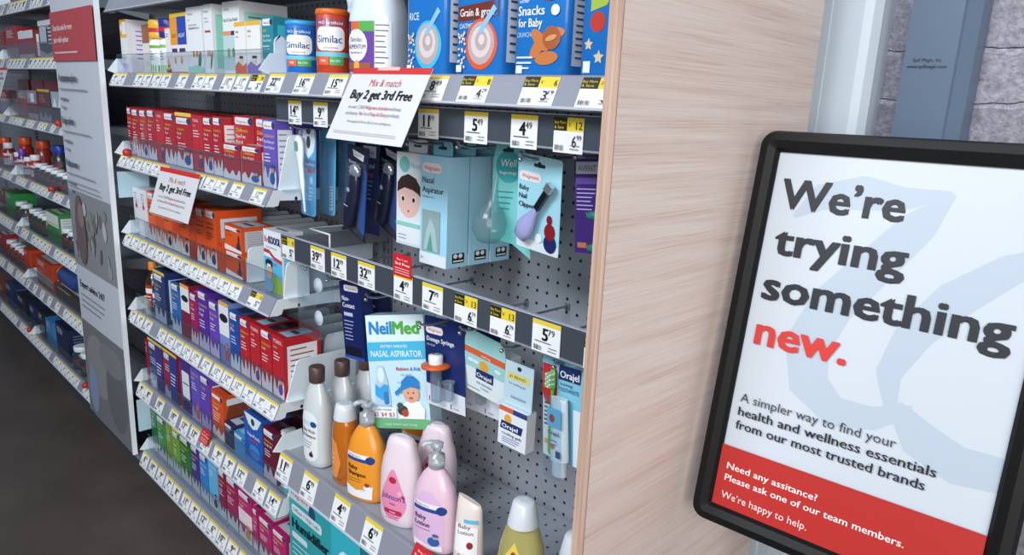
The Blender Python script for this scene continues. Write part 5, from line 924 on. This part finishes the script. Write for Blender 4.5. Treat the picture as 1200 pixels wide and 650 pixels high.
b = MB(); b.prism(rr(0, -1.9, 3.4, 0, .3), 0, .04, M('BFE0E8', .35), 'y'); F = Face(b, front(0)); slot(F, 1.7, -.9, '30343A')
b.box(0, 3.4, 0, 1.6, -6.6, -1.9, M('A8D4E0', .35))
hang('nasal_aspirator_carton', (-13.4, -4.9, 16.0), (4, 0, 3), [('box', b)], 'second light blue carton whose hang tab shows above the NeilMed box', 'box')
def syr(full=True):
    b = MB(); b.prism(rr(0, -6.6, 4.1, 0, .2), 0, .04, M('1B2C66', .35), 'y'); F = Face(b, front(0)); F.poly([(.02, -6.58), (4.08, -6.58), (4.08, -5.2), (.02, -5.0)], 'DDE2EC'); slot(F, 1.9, -.4, '3A4050'); logo(F, .15, -1.25, 1.8, .55); F.text('Dosage Syringe', .2, -1.8, .34, 'F2F4F8', w=2.9, bold=.04); F.text('WITH HOLDER', .2, -2.15, .15, 'C8D0E0', w=.9); F.text('1', .3, -6.3, .38, '22304E', bold=.04); F.text('SYRINGE', .6, -6.25, .12, '556'+'070', w=.6); F.text('1', 2.6, -6.4, .38, '22304E', bold=.04); F.text('HOLDER', 2.9, -6.35, .12, '556070', w=.6); return b
def barrel(x, r, z0, z1): c = MB(); c.lathe([(r * .4, z0), (r, z0 + .15), (r, z1), (r * 1.25, z1 + .05), (r * 1.25, z1 + .12)], acrylic('syringe_clear', 'D8E4EC', body=.22, rough=.1), n=18, cx=x, cy=-.55); return c
o = hang('dosage_syringe_card', (-8.3, -8.1, 15.75), (2, 0, 4), [('card', syr())], 'navy Dosage Syringe card with an orange flange')
sb = barrel(1.75, .42, -6.0, -3.4).build('syringe_barrel', o); barrel(3.0, .38, -5.6, -4.3).build('holder_barrel', o)
c = MB(); c.lathe([(.6, -3.45), (1.05, -3.35), (1.05, -3.2), (.6, -3.1)], M('D4602A', .3), n=24, cx=1.75, cy=-.55); c.build('orange_flange', sb)
c = MB(); c.lathe([(.5, -3.1), (.52, -2.7), (.5, -2.5), (.2, -2.45)], M('E8ECEE', .3), n=20, cx=1.75, cy=-.55); G = Face(c, topf(-2.45)); G.ell(1.6, -.6, .15, .15, 'C84A3A'); G.ell(1.9, -.5, .15, .15, '3AA87A'); c.build('white_cap', sb)
o = hang('dosage_syringe_card', (-7.0, -5.8, 15.3), (0, 0, 3), [('card', syr())], 'second navy Dosage Syringe card behind the first'); barrel(2.75, .38, -5.6, -4.3).build('holder_barrel', o)
# teething box with hang flap
b = MB(); b.box(0, 3.9, 0, 1.4, -3.3, 0, M('E2EEF0', .35)); b.prism([(0, .4), (3.9, .4), (3.7, 1.2), (.3, 1.3)], 0, .04, M('9ED4D6', .35), 'y'); b.box(0, 3.9, 0, .04, 0, .41, M('9ED4D6', .35))
F = Face(b, front(0)); F.rect(0, -.5, 3.9, -.02, 'D8643A'); F.text('teething', 1.6, -.4, .2, 'FBE8DC', w=.9); F.rect(0, -1.5, 3.9, -.5, '9ED4D6')
for u in (.6, 3.2, 1.1): F.ell(u, -.95, .3, .13, 'E2F0F2', n=12)
F.ell(1.9, -1.1, .42, .45, 'E8A83A', n=18); F.poly([(1.1, -2.1), (2.8, -2.1), (2.85, -1.35), (1.15, -1.4)], '1E2E66'); F.text('Orajel', 1.2, -1.95, .32, 'F4F6FA', w=1.45, bold=.04); F.text('FOR TEETHING', 1.2, -2.5, .17, '2E6A80', w=1.5, bold=.01); F.text('SWABS', 1.6, -2.8, .16, '3EA0B0', w=.8); F.lines(.3, -3.0, 1.6, 1, .2, .05, '3A6A80')
hang('teething_box', (-4.0, -8.0, 14.75), (0, -6, -4), [('box', b)], 'white and aqua Orajel teething box under the 2 for 13 tags', 'box')
b = MB(); b.prism([(0, 0), (2.4, 0), (2.4, -2.9), (0, -2.9)], 0, .04, M('BCD8E4', .35), 'y'); b.box(0.0, 2.4, -.35, .5, -5.6, -2.95, M('E4EAF0', .35)); F = Face(b, front(0)); F.ell(1.2, -.35, .18, .15, '2A2D33'); F.rect(.2, -1.2, 2.1, -.7, 'D9D07A'); F.text('#1 BRAND', .4, -1.05, .2, '4A4A2A', w=1.4, bold=.02); F.text('for teething gel', .4, -1.5, .15, '5A4A9A', w=1.4); F.rect(.6, -2.4, 1.9, -2.25, '8AA0AC')
G = Face(b, front(-.35)); G.rect(0, -3.3, 1.2, -2.96, 'D8643A'); G.rect(1.2, -3.3, 2.4, -2.96, '2E3E7A'); G.ell(.8, -3.75, .32, .32, 'E8A83A', n=14); G.poly([(.15, -4.5), (2.0, -4.5), (2.1, -3.95), (.25, -3.95)], '1E2E66'); G.text('Orajel', .3, -4.38, .28, 'F4F6FA', w=1.4, bold=.04); G.text('cooling gels', .35, -4.85, .2, '1E2430', w=1.7, bold=.02); G.lines(.4, -5.05, 2.0, 3, .15, .05, '6A62A8')
hang('cooling_gel_pack', (.15, -8.2, 14.9), (2, 0, -1), [('box', b)], 'narrow Orajel cooling gels pack on a folded pale blue card')
# toothbrush pack
b = MB(); b.prism(rr(0, -6.35, 3.45, 0, .25), 0, .04, M('86C6DC', .35), 'y'); F = Face(b, front(0)); F.rect(.02, -2.6, 1.2, -.8, 'C42A34'); F.rect(.02, -6.3, 1.2, -2.9, 'D8DCE0'); F.ell(.5, -2.4, .5, .8, 'B82A30', n=14); F.rect(.15, -5.6, .9, -5.3, 'E09A5A'); F.lines(.15, -3.2, .8, 6, .25, .1, '2A3440')
F.poly([(1.35, -1.5), (3.1, -1.5), (3.2, -.65), (1.45, -.65)], '1E2E66'); F.text('Orajel', 1.5, -1.35, .42, 'F4F6FA', w=1.55, bold=.04); F.text('training', 1.5, -1.8, .2, '2A6A90', w=1.0, bold=.02); F.text('TOOTHPASTE', 1.4, -2.15, .24, '1E4A80', w=1.6, bold=.02); F.ell(2.6, -.35, .2, .2, 'D8EAF2'); F.text('2', 2.53, -.45, .2, '22406A'); F.rect(2.7, -6.1, 3.3, -5.4, '1E3A80'); F.poly([(2.6, -6.3), (3.4, -6.3), (3.4, -3), (2.6, -3)], 'DDEAF0')
o = hang('toothpaste_pack', (4.2, -9.3, 16.97), (-5.4, 1.1, 6), [('card', b)], 'light blue Orajel pack with a green toothbrush and small toothpaste tube')
c = MB(); c.lathe([(.12, .1, 0), (.2, .13, .2), (.22, .13, 2.2), (.12, .09, 3.0), (.1, .08, 3.8), (.22, .1, 4.1), (.22, .1, 4.9), (.1, .08, 5.1)], M('58B83C', .3, coat=.3), n=12); hd = c.build('toothbrush_handle', o, (.95, -.3, -6.0), rot=(0, .05, 0))
c = MB()
for i in range(3):
    for j in range(6): c.box(-.2 + i * .15, -.1 + i * .15, -.75, -.38, 4.1 + j * .14, 4.2 + j * .14, M(('7CD068', 'E6F0E8')[(i + j) % 2], .5))
c.build('bristles', hd, (.03, .3, 0))
c = MB(); c.loft([[(.62 * math.cos(a), max(.03, .42 - .1 * max(0, (z - 1) / 3) * 1.0 * 1.2) * math.sin(a), z) for a in [2 * math.pi * k / 20 for k in range(20)]] for z in (.9, 1.2, 2.5, 4.0, 4.5)] , M('E2EEF4', .3, coat=.3)); F = Face(c, lambda u, v, h: (u, -.44 - h, v)); F.rect(-.55, 2.9, .55, 4.0, '6CC4E4'); F.ell(-.15, 3.4, .22, .24, 'B82A30'); F.text('Orajel', -.5, 2.45, .26, '1E2E66', w=.9, bold=.03); F.lines(-.4, 2.1, .3, 2, .2, .06, '4A90B8'); F.rect(.15, 1.2, .5, 1.6, '22407A'); F.ell(-.15, 1.8, .2, .15, 'C8784A')
tb = c.build('toothpaste_tube', o, (1.95, -.5, -6.9)); c = MB(); c.lathe([(.5, .35, 0), (.52, .38, .1), (.5, .36, .8), (.55, .38, .9)], M('DCE2E6', .3, coat=.3), n=20); c.build('tube_cap', tb, (0, 0, 0))
c = MB(); c.prism(rr(1.2, -6.95, 2.7, -2.2, .3), -1.1, -1.08, BLIST, 'y'); c.build('clear_blister', o)
b = MB(); b.tube([(0, -2, 0), (0, -9.5, 0), (3.0, -9.5, 0), (3.0, -9.5, -1.2)], .08, M('DDE4EA', .3)); tag(b.build('wire_loop', loc=(-21.5, 0, 20.0)), 'thin white wire loop above the lower label bar at its left end', 'wire')

# ------------------------------------------------------------------ spill kit rail by the brick wall
b = MB(); b.prism([(16.75, 4.0), (19.2, 4.0), (19.35, 3.92), (19.9, 4.5), (19.95, 5.9), (16.75, 5.9)], 0, 70, M('64788F', .35), 'z'); F = Face(b, front(4.0)); F.text('Spill Magic, Inc.', 17.9, 53.15, .19, '05070A', w=1.4, al='c', bold=.03); F.text('www.spillmagic.com', 17.9, 52.83, .19, '05070A', w=1.9, al='c', bold=.03)
tag(b.build('spill_kit_post', loc=(0, 0, -ZF)), 'blue-grey upright post printed with a spill kit address before the brick wall', 'post')

# ------------------------------------------------------------------ poster stand
PW, PH = 11.0, 17.18
t = empty('poster_stand', (15.106, -5.57, 28.946), rotm(math.degrees(.062), math.degrees(.185), math.degrees(.008)))
b = MB(); b.box(-.2, PW + .2, .0, .3, -PH - .2, .2, 'E4ECF4'); F = Face(b, front(0)); F.rect(0, -PH, PW, 0, 'C6CED6')
WM = 'B3C0CD'
def brush(pts):
    n = len(pts); L_ = []; R_ = []
    for i, (x, z, w) in enumerate(pts):
        a = pts[max(i - 1, 0)]; c = pts[min(i + 1, n - 1)]; dx, dz = c[0] - a[0], c[1] - a[1]; l = math.hypot(dx, dz) or 1
        L_.append((max(.01, min(PW - .01, x - dz / l * w)), z + dx / l * w)); R_.append((max(.01, min(PW - .01, x + dz / l * w)), z - dx / l * w))
    h = F._h()
    for i in range(n - 1): F.mb.add([F.f(*L_[i], h), F.f(*L_[i + 1], h), F.f(*R_[i + 1], h), F.f(*R_[i], h)], [(0, 1, 2, 3)], WM)
brush([(1.2, -2.9, .1), (2.2, -1.9, .6), (4, -1.5, .75), (5.6, -1.6, .5), (7.3, -1.2, .12)])
brush([(7.4, -1.2, .1), (6.4, -2.6, .7), (5.0, -4.6, .85), (3.6, -6.6, .95), (2.9, -8.6, 1.0), (3.3, -10.3, .9), (4.6, -11.2, .7), (6.2, -11.0, .5), (7.6, -10.2, .2)])
brush([(6.8, -10.6, .2), (6.4, -9.0, .5), (7.0, -7.2, .7), (8.2, -5.4, .75), (9.8, -3.9, .6), (11, -3.3, .5)])
brush([(6.9, -10.2, .3), (8.0, -11.3, .8), (9.5, -11.9, .8), (11, -11.8, .7)])
INK = '20212A'
for s, u, v, w in (("We\u2019re", .42, -2.56, 5.35), ('trying', .55, -4.72, 5.7), ('something', .42, -6.88, 10.0)): F.text(s, u, v, 1.42, INK, w=w, bold=.026)
F.text('new.', .5, -9.05, 1.42, 'D0362F', w=4.2, bold=.026)
F.text('A simpler way to find your', .42, -11.95, .44, '3A3D48', w=6.85); F.text('health and wellness essentials', .42, -12.62, .44, '1C1F2C', w=8.5, bold=.025); F.text('from our most trusted brands', .42, -13.28, .44, '1C1F2C', w=8.2, bold=.025)
F.rect(0, -PH, PW, -14.2, 'B42A25')
F.text('Need any assitance?', .4, -15.3, .33, 'F8ECEA', w=4.3, bold=.025); F.text('Please ask one of our team members.', .4, -15.88, .33, 'F8ECEA', w=7.95, bold=.025); F.text("We\u2019re happy to help.", .4, -16.75, .36, 'F4E0DE', w=4.1)
b.build('poster', t)
BK = M('070809', .5)
BK.node_tree.nodes['Principled BSDF'].inputs['Specular IOR Level'].default_value = .3; fr = .98
def frame_bar(pts): c = MB(); c.prism(pts, 0, 1, BK, 'y'); return c
prof = [(0, 0), (-.0, -.12), (.15, -.3), (.5, -.42), (.85, -.34), (fr, -.05), (fr, .35), (0, .35)]
def ring():
    c = MB(); path = []; r0 = .7
    # nested rounded rectangles swept with the profile
    rings = []
    for (o_, yy) in prof:
        rr_ = rr(-o_, -PH - o_, PW + o_, o_, max(.02, r0 * o_ / fr), 6)
        rings.append([(x, yy, z) for x, z in rr_])
    rings.append(rings[0]); c.loft(rings, BK, smooth=False, cap=False); return c
ring().build('snap_frame', t)
b = MB(); b.box(-.3, PW + .3, .32, .5, -PH - .3, .3, '1E2024'); b.build('backing_board', t)
b = MB(); b.rbox(PW / 2 - .8, PW / 2 + .8, .5, 1.3, -PH + 2, -6, .3, BK); b.build('tilt_bracket', t)
tag(t, 'black-framed poster reading We\'re trying something new on a stand by the wooden panel', 'sign')
b = MB(); b.lathe([(.75, 0), (.75, 34)], BK, n=20); b.lathe([(7, -.0), (7, .25), (6.6, .5), (1.2, .8), (.9, 1.2)], BK, n=40); o = b.build('stand_pole', t); 
o.matrix_parent_inverse = Matrix.Identity(4)
Rm_ = t.rotation_euler.to_matrix().to_4x4(); Mw = Matrix.Translation(t.location) @ Rm_
o.matrix_basis = Mw.inverted() @ Matrix.Translation(Vector(W(20.8, -6.6, -ZF)))

# ------------------------------------------------------------------ camera
cam = bpy.data.cameras.new('camera'); co = bpy.data.objects.new('camera', cam); COL.objects.link(co); SC.camera = co
cam.sensor_width = 36; cam.lens = 844.8 / 1200 * 36; cam.clip_start = .02; cam.clip_end = 60
R3 = Matrix(((0.70388562, -0.19811632, 0.68212532), (0.70895229, 0.13652738, -0.69191541), (0.04395095, 0.97062361, 0.23655468)))
co.matrix_world = Matrix.Translation(Vector(W(30.499, -38.769, 30.690))) @ R3.to_4x4()
# ------------------------------------------------------------------ lights
def area(name, loc, target, sx, sy, power, col):
    l = bpy.data.lights.new(name, 'AREA'); l.shape = 'RECTANGLE'; l.size = sx * S; l.size_y = sy * S; l.energy = power; l.color = col
    o = bpy.data.objects.new(name, l); COL.objects.link(o); o.location = W(*loc)
    o.rotation_euler = (Vector(W(*target)) - o.location).to_track_quat('-Z', 'Y').to_euler(); return o
area('shop_window_daylight', (112, -118, 52), (0, -8, 20), 110, 80, 98, (1.0, .95, .91))
area('ceiling_lamp_near', (5, -105, 88), (-10, -4, 12), 70, 30, 82, (.86, .93, 1.0))
area('ceiling_lamp_aisle', (-80, -60, 92), (-80, -30, 0), 48, 24, 6, (.80, .90, 1.0))
w = bpy.data.worlds.new('room_ambience'); SC.world = w; w.use_nodes = True
bg = w.node_tree.nodes['Background']; bg.inputs[0].default_value = (.62, .77, 1.0, 1); bg.inputs[1].default_value = .2
SC.view_settings.view_transform = 'Standard'; SC.view_settings.look = 'None'; SC.view_settings.gamma = 1; SC.view_settings.use_curve_mapping = False
SC.view_settings.exposure = 0.0
